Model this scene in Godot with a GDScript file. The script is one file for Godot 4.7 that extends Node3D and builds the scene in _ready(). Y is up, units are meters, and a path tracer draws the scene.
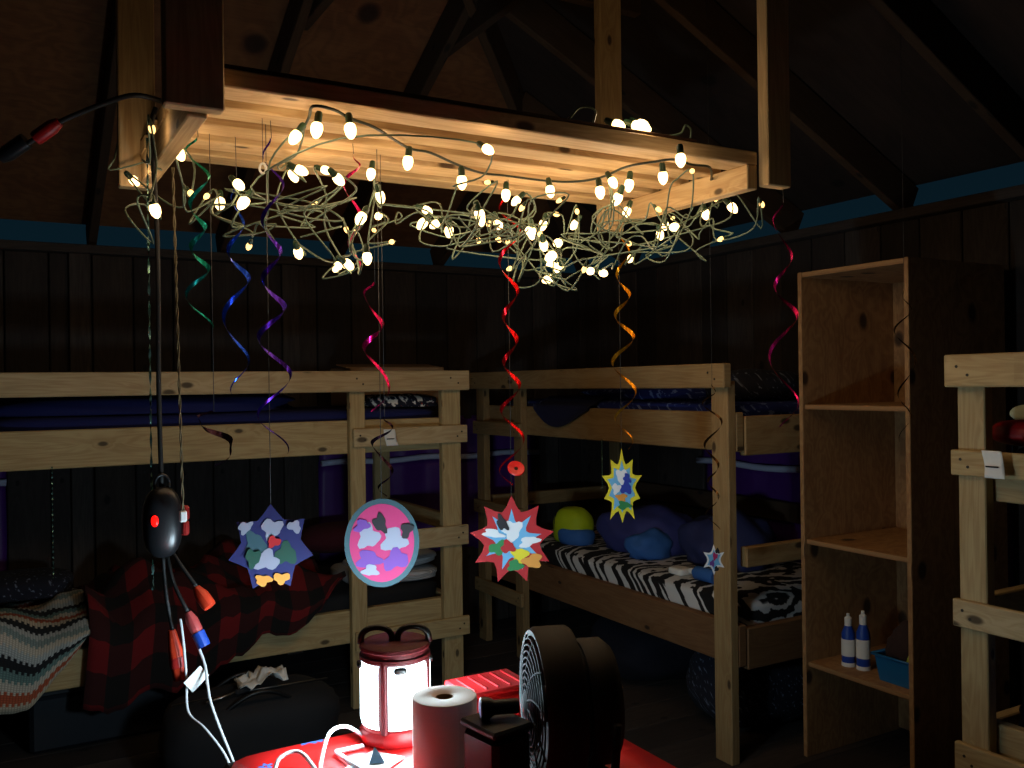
extends Node3D

# ---------------------------------------------------------------- tables
# where the bulbs hang, in metres
const TOP_BULBS := [[0.606, 1.955, -1.886], [0.672, 1.955, -1.861], [0.893, 1.955, -2.062], [1.019, 1.910, -2.018], [1.282, 1.947, -2.259], [1.376, 1.950, -2.170], [1.435, 1.922, -2.010], [1.546, 1.955, -2.025], [1.569, 1.955, -1.906], [1.486, 1.955, -1.736]]
const NET_BULBS := [[0.300, 1.911, -2.374], [0.300, 1.783, -2.044], [0.377, 1.948, -2.201], [0.513, 1.882, -2.410], [0.475, 1.853, -2.044], [0.500, 1.826, -2.096], [0.675, 1.950, -2.302], [0.579, 1.950, -1.950], [0.679, 1.746, -2.280], [0.658, 1.934, -2.186], [0.734, 1.950, -2.223], [0.692, 1.879, -2.004], [0.835, 1.736, -2.426], [0.756, 1.701, -2.131], [0.767, 1.804, -2.055], [0.775, 1.708, -2.041], [0.826, 1.935, -2.140], [0.949, 1.881, -2.404], [0.823, 1.865, -2.074], [1.031, 1.848, -2.282], [1.054, 1.891, -2.312], [1.019, 1.827, -2.174], [1.102, 1.830, -2.265], [1.065, 1.830, -2.013], [1.068, 1.817, -2.011], [1.005, 1.950, -1.857], [1.296, 1.876, -2.334], [1.285, 1.919, -2.202], [1.287, 1.823, -2.143], [1.382, 1.849, -2.284], [1.380, 1.861, -2.216], [1.331, 1.787, -2.136], [1.509, 1.727, -2.393], [1.482, 1.767, -2.343], [1.339, 1.752, -2.107], [1.471, 1.821, -2.279], [1.456, 1.745, -2.253], [1.638, 1.916, -2.435], [1.644, 1.755, -2.359], [1.527, 1.717, -2.130], [1.473, 1.950, -2.004], [1.518, 1.917, -2.041], [1.668, 1.919, -2.197], [1.816, 1.808, -2.374], [1.681, 1.830, -2.059], [1.845, 1.896, -2.234], [1.687, 1.841, -2.000], [1.900, 1.918, -2.110], [1.900, 1.916, -1.994]]
const FADED_BULBS := [[0.300, 2.025, -2.568], [0.300, 1.962, -2.072], [0.392, 1.844, -2.143], [0.467, 1.882, -2.342], [0.557, 1.755, -2.289], [0.728, 1.877, -2.282], [0.786, 1.803, -2.217], [0.880, 1.832, -2.417], [0.960, 1.852, -2.471], [0.915, 1.780, -2.227], [1.226, 1.820, -2.325], [1.090, 1.912, -2.012], [1.272, 1.876, -2.345], [1.286, 1.826, -2.317], [1.421, 1.852, -2.496], [1.377, 1.755, -2.407], [1.258, 1.883, -2.128], [1.347, 1.824, -2.181], [1.496, 1.918, -2.328], [1.293, 1.881, -1.992], [1.501, 1.909, -2.220], [1.419, 1.716, -2.067], [1.555, 1.791, -2.041], [1.636, 1.890, -2.011], [1.900, 1.927, -2.261], [1.587, 1.950, -1.809], [1.820, 1.950, -2.059], [1.841, 1.950, -2.017], [1.885, 1.950, -2.044], [1.884, 1.824, -2.022], [1.900, 1.903, -1.874]]
const DROOP_WIRE := [[0.622, -2.061], [0.600, -1.922], [0.584, -1.840], [0.632, -1.845], [0.682, -1.888], [0.755, -1.929], [0.890, -2.055], [0.959, -2.074], [1.065, -2.148], [1.172, -2.208], [1.251, -2.209], [1.386, -2.212], [1.466, -2.187], [1.507, -2.109], [1.496, -1.969], [1.530, -1.890], [1.560, -1.850], [1.641, -1.871], [1.709, -1.875], [1.835, -2.010]]

var M := {}
var taken := {}
var boxes := {}
var rng := RandomNumberGenerator.new()
var noise := FastNoiseLite.new()

# ---------------------------------------------------------------- naming
func numbered(called: String) -> String:
	taken[called] = int(taken.get(called, -1)) + 1
	return called if taken[called] == 0 else "%s_%03d" % [called, taken[called]]

func thing(called: String, label: String, category: String, at := Vector3.ZERO, turn := 0.0, group := "") -> Node3D:
	var o := Node3D.new()
	o.name = numbered(called)
	add_child(o)
	o.position = at
	o.rotation.y = turn
	o.set_meta("label", label)
	o.set_meta("category", category)
	if group != "":
		o.set_meta("group", group)
	return o

func structure(called: String, at := Vector3.ZERO) -> Node3D:
	var o := Node3D.new()
	o.name = numbered(called)
	add_child(o)
	o.position = at
	o.set_meta("kind", "structure")
	return o

# a part: its mesh is in the parent's own axes, moved to `at`
func part(parent: Node3D, called: String, mesh: Mesh, mat: Material, at := Vector3.ZERO, turn := Vector3.ZERO) -> MeshInstance3D:
	var o := MeshInstance3D.new()
	o.name = called
	o.mesh = mesh
	o.material_override = mat
	parent.add_child(o, true)
	o.position = at
	o.rotation = turn
	return o

# ---------------------------------------------------------------- shapes
func tri(st: SurfaceTool, a: Vector3, b: Vector3, c: Vector3, out: Vector3, ua := Vector2.ZERO, ub := Vector2.ZERO, uc := Vector2.ZERO) -> void:
	var swap := (a - c).cross(a - b).dot(out) < 0.0
	st.set_uv(ua)
	st.add_vertex(a)
	if swap:
		st.set_uv(uc)
		st.add_vertex(c)
		st.set_uv(ub)
		st.add_vertex(b)
	else:
		st.set_uv(ub)
		st.add_vertex(b)
		st.set_uv(uc)
		st.add_vertex(c)

func quad(st: SurfaceTool, a: Vector3, b: Vector3, c: Vector3, d: Vector3, out: Vector3, ua := Vector2.ZERO, ub := Vector2.ZERO, uc := Vector2.ZERO, ud := Vector2.ZERO) -> void:
	tri(st, a, b, c, out, ua, ub, uc)
	tri(st, a, c, d, out, ua, uc, ud)

func start(smooth := false) -> SurfaceTool:
	var st := SurfaceTool.new()
	st.begin(Mesh.PRIMITIVE_TRIANGLES)
	st.set_smooth_group(0 if smooth else -1)
	return st

func done(st: SurfaceTool) -> ArrayMesh:
	st.generate_normals()
	return st.commit()

# a board with broken edges, grain along its longest side; meshes are shared by size
func board(size: Vector3, bevel := 0.003) -> ArrayMesh:
	var key := "%.4f %.4f %.4f %.4f" % [size.x, size.y, size.z, bevel]
	if boxes.has(key):
		return boxes[key]
	var st := start()
	box_into(st, Vector3.ZERO, size, bevel)
	boxes[key] = done(st)
	return boxes[key]

func box_into(st: SurfaceTool, mid: Vector3, size: Vector3, bevel := 0.003) -> void:
	var h := size * 0.5
	var b := minf(bevel, minf(h.x, minf(h.y, h.z)) * 0.6)
	var long := 0 if size.x >= size.y and size.x >= size.z else (1 if size.y >= size.z else 2)
	for ax in 3:
		var a1 := (ax + 1) % 3
		var a2 := (ax + 2) % 3
		for s in [-1.0, 1.0]:
			var pts := []
			for k in [[-1, -1], [1, -1], [1, 1], [-1, 1]]:
				var p := Vector3.ZERO
				p[ax] = s * h[ax]
				p[a1] = k[0] * (h[a1] - b)
				p[a2] = k[1] * (h[a2] - b)
				pts.append(p)
			var n := Vector3.ZERO
			n[ax] = s
			var uvs := []
			for p in pts:
				var v: Vector3 = p
				var other := v[a2] if a1 == long else v[a1]
				uvs.append(Vector2(v[long] if ax != long else v[a1], other + 0.09 * ax + 0.05 * s))
			quad(st, mid + pts[0], mid + pts[1], mid + pts[2], mid + pts[3], n, uvs[0], uvs[1], uvs[2], uvs[3])
	for ax in 3:   # the twelve bevels
		var a1 := (ax + 1) % 3
		var a2 := (ax + 2) % 3
		for s1 in [-1.0, 1.0]:
			for s2 in [-1.0, 1.0]:
				var p := []
				for k in [[-1, 0], [1, 0], [1, 1], [-1, 1]]:
					var v := Vector3.ZERO
					v[ax] = k[0] * (h[ax] - b)
					v[a1] = s1 * (h[a1] - (b if k[1] == 1 else 0.0))
					v[a2] = s2 * (h[a2] - (0.0 if k[1] == 1 else b))
					p.append(v)
				var n := Vector3.ZERO
				n[a1] = s1
				n[a2] = s2
				quad(st, mid + p[0], mid + p[1], mid + p[2], mid + p[3], n, Vector2(p[0][long], p[0][a1]), Vector2(p[1][long], p[1][a1]), Vector2(p[2][long], p[2][a1]), Vector2(p[3][long], p[3][a1]))
	for sx in [-1.0, 1.0]:
		for sy in [-1.0, 1.0]:
			for sz in [-1.0, 1.0]:
				var c := Vector3(sx * h.x, sy * h.y, sz * h.z)
				tri(st, mid + c - Vector3(0, sy * b, sz * b), mid + c - Vector3(sx * b, 0, sz * b), mid + c - Vector3(sx * b, sy * b, 0), Vector3(sx, sy, sz))

# outline [radius, height] turned about the y axis
func lathe(outline: Array, sides := 24, smooth := true, from := 0.0, to := TAU) -> ArrayMesh:
	var st := start(smooth)
	lathe_into(st, outline, sides, Transform3D.IDENTITY, from, to, smooth)
	return done(st)

func lathe_into(st: SurfaceTool, outline: Array, sides: int, t: Transform3D, from := 0.0, to := TAU, creased := false) -> void:
	var groups := [0]   # a new smooth group after every hard corner of the outline
	for j in range(1, outline.size() - 1):
		var d0 := Vector2(outline[j][0] - outline[j - 1][0], outline[j][1] - outline[j - 1][1])
		var d1 := Vector2(outline[j + 1][0] - outline[j][0], outline[j + 1][1] - outline[j][1])
		groups.append(groups[-1] + (1 if absf(d0.angle_to(d1)) > 0.75 else 0))
	for i in sides:
		var a0 := from + (to - from) * i / sides
		var a1 := from + (to - from) * (i + 1) / sides
		for j in outline.size() - 1:
			if creased:
				st.set_smooth_group(groups[j])
			var p: Array = outline[j]
			var q: Array = outline[j + 1]
			var v00 := Vector3(p[0] * sin(a0), p[1], p[0] * cos(a0))
			var v10 := Vector3(p[0] * sin(a1), p[1], p[0] * cos(a1))
			var v01 := Vector3(q[0] * sin(a0), q[1], q[0] * cos(a0))
			var v11 := Vector3(q[0] * sin(a1), q[1], q[0] * cos(a1))
			var mid := (a0 + a1) * 0.5
			var n2 := Vector2(q[1] - p[1], p[0] - q[0])   # right of the way the outline runs
			var out := t.basis * Vector3(n2.x * sin(mid), n2.y, n2.x * cos(mid))
			var u0 := float(i) / sides
			var u1 := float(i + 1) / sides
			var w0 := float(j) / (outline.size() - 1)
			var w1 := float(j + 1) / (outline.size() - 1)
			if p[0] > 1e-6:
				tri(st, t * v00, t * v10, t * v11, out, Vector2(u0, w0), Vector2(u1, w0), Vector2(u1, w1))
			if q[0] > 1e-6:
				tri(st, t * v00, t * v11, t * v01, out, Vector2(u0, w0), Vector2(u1, w1), Vector2(u0, w1))

func smooth_path(pts: Array, steps := 6) -> Array:
	var out := []
	for i in pts.size() - 1:
		var a: Vector3 = pts[maxi(i - 1, 0)]
		var b: Vector3 = pts[i]
		var c: Vector3 = pts[i + 1]
		var d: Vector3 = pts[mini(i + 2, pts.size() - 1)]
		for k in steps:
			out.append(b.cubic_interpolate(c, a, d, float(k) / steps))
	out.append(pts[-1])
	return out

func tube_into(st: SurfaceTool, pts: Array, radius: float, sides := 6, taper := 1.0) -> void:
	var up := Vector3.UP
	var rings := []
	for i in pts.size():
		var fwd: Vector3 = (pts[mini(i + 1, pts.size() - 1)] - pts[maxi(i - 1, 0)])
		if fwd.length() < 1e-6:
			fwd = Vector3.DOWN
		fwd = fwd.normalized()
		if absf(fwd.dot(up)) > 0.99:
			up = Vector3.RIGHT if absf(fwd.x) < 0.9 else Vector3.BACK
		var side := fwd.cross(up).normalized()
		up = side.cross(fwd).normalized()
		var r := radius * lerpf(1.0, taper, float(i) / maxi(pts.size() - 1, 1))
		var ring := []
		for k in sides:
			var a := TAU * k / sides
			ring.append(pts[i] + (side * cos(a) + up * sin(a)) * r)
		rings.append(ring)
	for i in pts.size() - 1:
		for k in sides:
			var k1 := (k + 1) % sides
			var mid: Vector3 = (pts[i] + pts[i + 1]) * 0.5
			quad(st, rings[i][k], rings[i][k1], rings[i + 1][k1], rings[i + 1][k], (rings[i][k] + rings[i + 1][k1]) * 0.5 - mid, Vector2(float(k) / sides, i), Vector2(float(k + 1) / sides, i), Vector2(float(k + 1) / sides, i + 1), Vector2(float(k) / sides, i + 1))
	for e in [0, pts.size() - 1]:
		for k in range(1, sides - 1):
			tri(st, rings[e][0], rings[e][k], rings[e][k + 1], pts[e] - pts[1 if e == 0 else e - 1])

func tube(pts: Array, radius: float, sides := 6, taper := 1.0) -> ArrayMesh:
	var st := start(true)
	tube_into(st, pts, radius, sides, taper)
	return done(st)

# a flat outline (x, y) given a thickness along z, front at +z
func plate_into(st: SurfaceTool, outline: PackedVector2Array, z0: float, z1: float) -> void:
	var ids := Geometry2D.triangulate_polygon(outline)
	var box := Rect2(outline[0], Vector2.ZERO)
	for p in outline:
		box = box.expand(p)
	for s in 2:
		var z := z1 if s == 1 else z0
		for i in range(0, ids.size(), 3):
			var v := []
			var u := []
			for k in 3:
				var p := outline[ids[i + k]]
				v.append(Vector3(p.x, p.y, z))
				u.append(Vector2((p.x - box.position.x) / box.size.x, 1.0 - (p.y - box.position.y) / box.size.y))
			tri(st, v[0], v[1], v[2], Vector3(0, 0, 1 if s == 1 else -1), u[0], u[1], u[2])
	var mid := box.get_center()
	for i in outline.size():
		var a := outline[i]
		var b := outline[(i + 1) % outline.size()]
		var n := Vector2(b.y - a.y, a.x - b.x)
		if Geometry2D.is_polygon_clockwise(outline):
			n = -n
		quad(st, Vector3(a.x, a.y, z0), Vector3(b.x, b.y, z0), Vector3(b.x, b.y, z1), Vector3(a.x, a.y, z1), Vector3(n.x, n.y, 0))

func plate(outline: PackedVector2Array, z0: float, z1: float) -> ArrayMesh:
	var st := start()
	plate_into(st, outline, z0, z1)
	return done(st)

# rows of points become a cloth with a thickness; uv runs in metres
func cloth(rows: Array, thick := 0.012, uv_scale := 1.0) -> ArrayMesh:
	var st := start(true)
	var n: int = rows.size()
	var m: int = rows[0].size()
	var nor := []
	for i in n:
		var line := []
		for j in m:
			var du: Vector3 = rows[mini(i + 1, n - 1)][j] - rows[maxi(i - 1, 0)][j]
			var dv: Vector3 = rows[i][mini(j + 1, m - 1)] - rows[i][maxi(j - 1, 0)]
			line.append(dv.cross(du).normalized())
		nor.append(line)
	var us := []
	var along := 0.0
	for i in n:
		if i > 0:
			along += rows[i][m / 2].distance_to(rows[i - 1][m / 2])
		us.append(along)
	var vs := []
	along = 0.0
	for j in m:
		if j > 0:
			along += rows[n / 2][j].distance_to(rows[n / 2][j - 1])
		vs.append(along)
	for i in n - 1:
		for j in m - 1:
			var nn: Vector3 = nor[i][j]
			var ua := Vector2(us[i], vs[j]) * uv_scale
			var ub := Vector2(us[i + 1], vs[j]) * uv_scale
			var uc := Vector2(us[i + 1], vs[j + 1]) * uv_scale
			var ud := Vector2(us[i], vs[j + 1]) * uv_scale
			quad(st, rows[i][j], rows[i + 1][j], rows[i + 1][j + 1], rows[i][j + 1], nn, ua, ub, uc, ud)
			quad(st, rows[i][j] - nor[i][j] * thick, rows[i + 1][j] - nor[i + 1][j] * thick, rows[i + 1][j + 1] - nor[i + 1][j + 1] * thick, rows[i][j + 1] - nor[i][j + 1] * thick, -nn, ua, ub, uc, ud)
	for i in n - 1:
		for j in [0, m - 1]:
			quad(st, rows[i][j], rows[i + 1][j], rows[i + 1][j] - nor[i + 1][j] * thick, rows[i][j] - nor[i][j] * thick, rows[i][j] - rows[i][1 if j == 0 else m - 2])
	for j in m - 1:
		for i in [0, n - 1]:
			quad(st, rows[i][j], rows[i][j + 1], rows[i][j + 1] - nor[i][j + 1] * thick, rows[i][j] - nor[i][j] * thick, rows[i][j] - rows[1 if i == 0 else n - 2][j])
	return done(st)

# a soft box: superellipsoid with a little lumpiness
func soft(size: Vector3, power := 4.0, lumps := 0.0, seed_at := 0.0, rings := 20, sides := 32, low := -9.0) -> ArrayMesh:
	var st := start(true)
	var grid := []
	for i in rings + 1:
		var line := []
		var a := -PI / 2 + PI * i / rings
		for k in sides + 1:
			var b := TAU * k / sides
			var d := Vector3(cos(a) * cos(b), sin(a), cos(a) * sin(b))
			var r := pow(pow(absf(d.x), power) + pow(absf(d.y), power) + pow(absf(d.z), power), -1.0 / power)
			var p := d * r
			var lump := 1.0 + lumps * noise.get_noise_3d(p.x * 90.0 + seed_at, p.y * 90.0, p.z * 90.0 + seed_at)
			p = p * size * 0.5 * lump
			p.y = maxf(p.y, low)
			line.append(p)
		grid.append(line)
	for i in rings:
		for k in sides:
			var mid: Vector3 = grid[i][k] + grid[i + 1][k + 1]
			var u := [grid[i][k], grid[i][k + 1], grid[i + 1][k + 1], grid[i + 1][k]]
			var w := []
			for p in u:
				w.append(Vector2(p.x + p.y * 0.3, p.z + p.y))
			quad(st, u[0], u[1], u[2], u[3], mid, w[0], w[1], w[2], w[3])
	return done(st)

func ellipse(rx: float, ry: float, n := 40, cx := 0.0, cy := 0.0, turn := 0.0) -> PackedVector2Array:
	var out := PackedVector2Array()
	for i in n:
		var a := TAU * i / n
		out.append(Vector2(cx, cy) + Vector2(rx * cos(a), ry * sin(a)).rotated(turn))
	return out

# an uneven patch of print
func blob(rx: float, ry: float, cx: float, cy: float, turn := 0.0) -> PackedVector2Array:
	var out := PackedVector2Array()
	var n := 22
	for i in n:
		var a := TAU * i / n
		var k := 1.0 + 0.22 * sin(a * 3.0 + cx * 300.0) + 0.14 * sin(a * 5.0 + cy * 400.0)
		out.append(Vector2(cx, cy) + Vector2(rx * k * cos(a), ry * k * sin(a)).rotated(turn))
	return out

# a burst with pointed rays between hollow curves
func burst(rx: float, ry: float, rays: int, inner: float, lift := 0.0) -> PackedVector2Array:
	var out := PackedVector2Array()
	for i in rays:
		for k in 4:
			var a := TAU * (i + k / 4.0) / rays + PI / 2
			var r: float = [1.0, inner * 1.13, inner, inner * 1.13][k]
			if k == 0 and i % 2 == 1:
				r = 1.0 - lift
			out.append(Vector2(rx * r * cos(a), ry * r * sin(a)))
	return out

# ---------------------------------------------------------------- materials
func plain(c: Color, rough := 0.6, metal := 0.0) -> StandardMaterial3D:
	var m := StandardMaterial3D.new()
	m.albedo_color = c
	m.roughness = rough
	m.metallic = metal
	m.cull_mode = BaseMaterial3D.CULL_DISABLED
	return m

func wood_image(w: int, h: int, pale: Color, dark: Color, knots: int, seed_: int, wild := 1.0) -> ImageTexture:
	var im := Image.create(w, h, false, Image.FORMAT_RGB8)
	var n := FastNoiseLite.new()
	n.seed = seed_
	n.noise_type = FastNoiseLite.TYPE_SIMPLEX_SMOOTH
	n.frequency = 1.0
	n.fractal_octaves = 3
	var r := RandomNumberGenerator.new()
	r.seed = seed_
	var ks := []
	for k in knots:
		ks.append([r.randf() * w, r.randf() * h, r.randf_range(5.0, 10.0) * h / 192.0])
	for y in h:
		for x in w:
			# wrap round by blending two stretches
			var push := 0.0
			var spot := 0.0
			for k in ks:
				var dx: float = x - k[0]
				dx -= roundf(dx / w) * w
				var dy: float = y - k[1]
				dy -= roundf(dy / h) * h
				var d := sqrt(dx * dx * 0.16 + dy * dy)
				if d < k[2] * 9.0:
					push += exp(-d / (k[2] * 2.2)) * signf(dy) * 2.0
					var dd := sqrt(dx * dx * 0.6 + dy * dy)
					spot = maxf(spot, 1.0 - smoothstep(k[2] * 0.5, k[2] * 1.15, dd))
			var e := absf(x - w * 0.5) / (w * 0.5)
			var g := n.get_noise_2d(e * 1.6 * wild, y * 0.045 * 192.0 / h + push) * 4.0
			var ring := 0.5 + 0.5 * sin((y * 0.11 * 192.0 / h + g + push) * 2.6)
			var fine := n.get_noise_2d(x * 0.012 + 40.0, y * 0.9)
			var blot := n.get_noise_2d(x * 0.006 + 90.0, y * 0.02)
			var t := clampf(ring * 0.42 + fine * 0.28 + blot * 0.35 + 0.12, 0.0, 1.0)
			var c := pale.lerp(dark, t * 0.75)
			c = c.lerp(dark.darkened(0.62), spot * 0.8)
			im.set_pixel(x, y, c)
	im.generate_mipmaps()
	return ImageTexture.create_from_image(im)

func wood(tex: Texture2D, tint: Color, offset: Vector2, rough := 0.75, scale := Vector2(0.55, 3.4)) -> StandardMaterial3D:
	var m := plain(tint, rough)
	m.albedo_texture = tex
	m.uv1_scale = Vector3(scale.x, scale.y, 1)
	m.uv1_offset = Vector3(offset.x, offset.y, 0)
	return m

func picture(w: int, h: int, f: Callable) -> ImageTexture:
	var im := Image.create(w, h, false, Image.FORMAT_RGB8)
	for y in h:
		for x in w:
			im.set_pixel(x, y, f.call(float(x) / w, float(y) / h))
	im.generate_mipmaps()
	return ImageTexture.create_from_image(im)

func fabric(tex: Texture2D, scale: Vector2, rough := 0.95) -> StandardMaterial3D:
	var m := plain(Color.WHITE, rough)
	m.albedo_texture = tex
	m.uv1_scale = Vector3(scale.x, scale.y, 1)
	return m

func pick(name_: String) -> StandardMaterial3D:
	var list: Array = M[name_]
	return list[rng.randi() % list.size()]

func make_materials() -> void:
	var pine := wood_image(768, 192, Color8(222, 198, 152), Color8(176, 140, 94), 7, 11)
	var ply := wood_image(512, 256, Color8(204, 166, 120), Color8(140, 98, 66), 4, 23, 2.2)
	var grey := wood_image(512, 128, Color8(70, 62, 58), Color8(38, 32, 30), 4, 31)
	M.pine = []
	for k in 5:
		M.pine.append(wood(pine, [Color(0.9, 0.9, 0.9), Color(0.85, 0.85, 0.82), Color(0.9, 0.88, 0.83), Color(0.82, 0.81, 0.77), Color(0.87, 0.86, 0.81)][k], Vector2(0.21 * k, 0.37 * k)))
	M.dimmed_pine = []  # pine darkened: the light falloff at the zebra bunk put into its colour
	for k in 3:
		M.dimmed_pine.append(wood(pine, [Color(0.72, 0.68, 0.62), Color(0.66, 0.62, 0.56), Color(0.76, 0.71, 0.64)][k], Vector2(0.17 + 0.3 * k, 0.21 * k)))
	M.dark_pine = [wood(pine, Color(0.56, 0.46, 0.4), Vector2(0.3, 0.7)), wood(pine, Color(0.52, 0.44, 0.38), Vector2(0.6, 0.1))]  # the same pine tinted darker still, for the lower boards
	M.ply = []
	for k in 3:
		M.ply.append(wood(ply, [Color(0.86, 0.82, 0.76), Color(0.8, 0.76, 0.7), Color(0.74, 0.7, 0.66)][k], Vector2(0.3 * k, 0.2 + 0.3 * k), 0.7, Vector2(0.9, 2.0)))
	M.grey = []
	for k in 4:
		M.grey.append(wood(grey, [Color(1, 1, 1), Color(0.82, 0.8, 0.8), Color(0.9, 0.86, 0.82), Color(0.72, 0.7, 0.7)][k], Vector2(0.27 * k, 0.4 * k), 0.85, Vector2(0.6, 3.0)))
	M.roof = [wood(ply, Color(0.62, 0.53, 0.47), Vector2(0.1, 0.1), 0.85, Vector2(0.6, 0.9)), wood(grey, Color(0.7, 0.62, 0.58), Vector2(0.2, 0.4), 0.9, Vector2(0.5, 1.1))]  # ply on the back slope; other slopes darker, shade put into their colour
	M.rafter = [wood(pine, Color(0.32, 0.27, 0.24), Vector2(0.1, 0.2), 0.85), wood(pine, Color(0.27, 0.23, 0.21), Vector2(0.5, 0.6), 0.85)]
	M.rack = [wood(pine, Color(1, 0.96, 0.92), Vector2(0.13, 0.2)), wood(pine, Color(0.94, 0.9, 0.84), Vector2(0.43, 0.55)), wood(pine, Color(0.97, 0.92, 0.86), Vector2(0.7, 0.8))]
	M.rack_panel = wood(ply, Color(0.42, 0.35, 0.31), Vector2(0.3, 0.1), 0.8, Vector2(0.9, 2.0))  # ply darkened so its colour carries the shade between the slats
	M.floor = [wood(grey, Color(0.7, 0.66, 0.64), Vector2(0, 0), 0.8)]
	M.screw = plain(Color8(70, 62, 54), 0.5, 0.6)
	M.black = plain(Color8(16, 16, 18), 0.45)
	M.satin_black = plain(Color8(26, 27, 30), 0.32)
	M.matt_black = plain(Color8(52, 48, 44), 0.75)
	M.grille_black = plain(Color8(9, 9, 10), 0.75)
	M.rubber = plain(Color8(24, 24, 24), 0.65)
	M.wire = plain(Color8(96, 112, 92), 0.42)
	M.dark_wire = plain(Color8(30, 42, 30), 0.5)
	M.socket = plain(Color8(36, 62, 42), 0.45)
	M.white_cord = plain(Color8(200, 200, 202), 0.45)
	M.thread = plain(Color8(52, 52, 52), 0.6)
	M.white = plain(Color8(232, 232, 228), 0.7)
	M.red_plastic = plain(Color8(150, 16, 20), 0.45)
	M.dark_red = plain(Color8(92, 14, 22), 0.65)
	M.orange_plug = plain(Color8(214, 60, 30), 0.5)
	M.red_plug = plain(Color8(170, 34, 30), 0.5)
	M.blue_plug = plain(Color8(28, 70, 170), 0.45)
	M.steel = plain(Color8(150, 150, 150), 0.35, 1.0)
	var glow := func(c: Color, e: float) -> StandardMaterial3D:
		var m := plain(c, 0.3)
		m.emission_enabled = true
		m.emission = c
		m.emission_energy_multiplier = e
		return m
	M.bulb = glow.call(Color(1.0, 0.84, 0.56), 6.0)
	M.weak_bulb = glow.call(Color(1.0, 0.78, 0.46), 3.0)
	M.panel_light = glow.call(Color(0.86, 0.97, 1.0), 4.0)
	M.led = glow.call(Color(1.0, 0.06, 0.04), 2.5)
	# the far ends of the curtains over the window openings
	M.purple = plain(Color8(84, 34, 124), 0.5)
	M.purple.backlight_enabled = true
	M.purple.backlight = Color(0.2, 0.08, 0.35)
	M.blue_film = plain(Color8(60, 66, 130), 0.4)
	M.hem = plain(Color8(200, 205, 235), 0.28)
	# cloths
	M.blue_sheet = plain(Color8(18, 26, 86), 0.95)
	M.navy = plain(Color8(20, 26, 66), 0.95)
	M.navy_bag = plain(Color8(52, 58, 122), 0.75)
	M.lime = plain(Color8(178, 200, 20), 0.7)
	M.sky_cloth = plain(Color8(52, 104, 178), 0.8)
	M.charcoal = plain(Color8(19, 19, 23), 0.85)
	M.plaid = fabric(picture(128, 128, func(u: float, v: float) -> Color:
		var a := 1 if u < 0.5 else 0
		var b := 1 if v < 0.5 else 0
		var weave := 0.86 + 0.14 * (int((u + v) * 64.0) % 2)
		return [Color8(9, 8, 9), Color8(54, 7, 10), Color8(118, 13, 19)][a + b] * weave), Vector2(5.6, 5.6))
	var bands := [Color8(222, 214, 196), Color8(196, 206, 206), Color8(30, 34, 40), Color8(120, 156, 152), Color8(222, 216, 200), Color8(196, 96, 62), Color8(214, 202, 178), Color8(34, 38, 42), Color8(200, 206, 204), Color8(146, 168, 166)]
	M.crochet = fabric(picture(256, 256, func(u: float, v: float) -> Color:
		var tooth := 0.014 * (1.0 if int(u * 64.0) % 2 == 0 else -1.0)
		var c: Color = bands[int(fposmod(v + tooth, 1.0) * bands.size()) % bands.size()]
		return c * (0.72 + 0.28 * absf(sin(u * 64.0 * PI)) * absf(sin(v * 50.0 * PI)))), Vector2(1.6, 3.0))
	M.ribbed = fabric(picture(64, 256, func(u: float, v: float) -> Color:
		return Color8(206, 208, 212) * (0.62 + 0.38 * absf(sin(v * 40.0 * PI)))), Vector2(2, 2.4))
	var zn := FastNoiseLite.new()
	zn.seed = 5
	zn.frequency = 1.0
	M.zebra = fabric(picture(256, 512, func(u: float, v: float) -> Color:
		var e := absf(v - 0.5) * 2.0
		var k := sin((v * 44.0 + zn.get_noise_2d(e * 3.4, u * 2.0) * 3.0) * TAU * 0.5 + 3.0 * zn.get_noise_2d(e * 6.0 + 9.0, u * 4.0))
		return Color8(206, 206, 206) if k > 0.12 else Color8(14, 13, 16)), Vector2(1.2, 0.55))
	M.flowers = fabric(picture(128, 128, func(u: float, v: float) -> Color:
		var k := zn.get_noise_2d(u * 7.0, v * 7.0)
		var l := zn.get_noise_2d(u * 9.0 + 30.0, v * 9.0)
		return Color8(226, 224, 218) if k > 0.22 else (Color8(150, 60, 50) if l > 0.42 else Color8(22, 26, 44))), Vector2(4, 4))
	M.blue_print = fabric(picture(128, 128, func(u: float, v: float) -> Color:
		var k := zn.get_noise_2d(u * 9.0 + 5.0, v * 14.0)
		return Color8(120, 140, 200) if k > 0.3 else Color8(22, 40, 120)), Vector2(2, 2))
	M.dark_print = fabric(picture(128, 128, func(u: float, v: float) -> Color:
		var k := zn.get_noise_2d(u * 16.0 + 55.0, v * 16.0)
		return Color8(110, 120, 140) if k > 0.38 else Color8(24, 26, 40)), Vector2(3, 3))
	var spots := []
	var r := RandomNumberGenerator.new()
	r.seed = 3
	for k in 34:
		spots.append([r.randf(), r.randf(), r.randf_range(0.012, 0.05), [Color8(244, 178, 30), Color8(250, 214, 60), Color8(60, 120, 210), Color8(70, 160, 70), Color8(250, 150, 40)][r.randi() % 5], r.randf() * TAU])
	M.tablecloth = fabric(picture(384, 384, func(u: float, v: float) -> Color:
		for s in spots:
			var dx: float = u - s[0]
			var dy: float = v - s[1]
			var d := sqrt(dx * dx + dy * dy)
			if d < s[2] * (0.75 + 0.25 * sin(5.0 * atan2(dy, dx) + s[4])) and d > s[2] * 0.25:
				return s[3]
		return Color8(206, 26, 24)), Vector2(1.3, 1.3), 0.35)
	M.paper_roll = plain(Color8(236, 228, 220), 0.95)
	M.paper_roll.backlight_enabled = true
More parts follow.
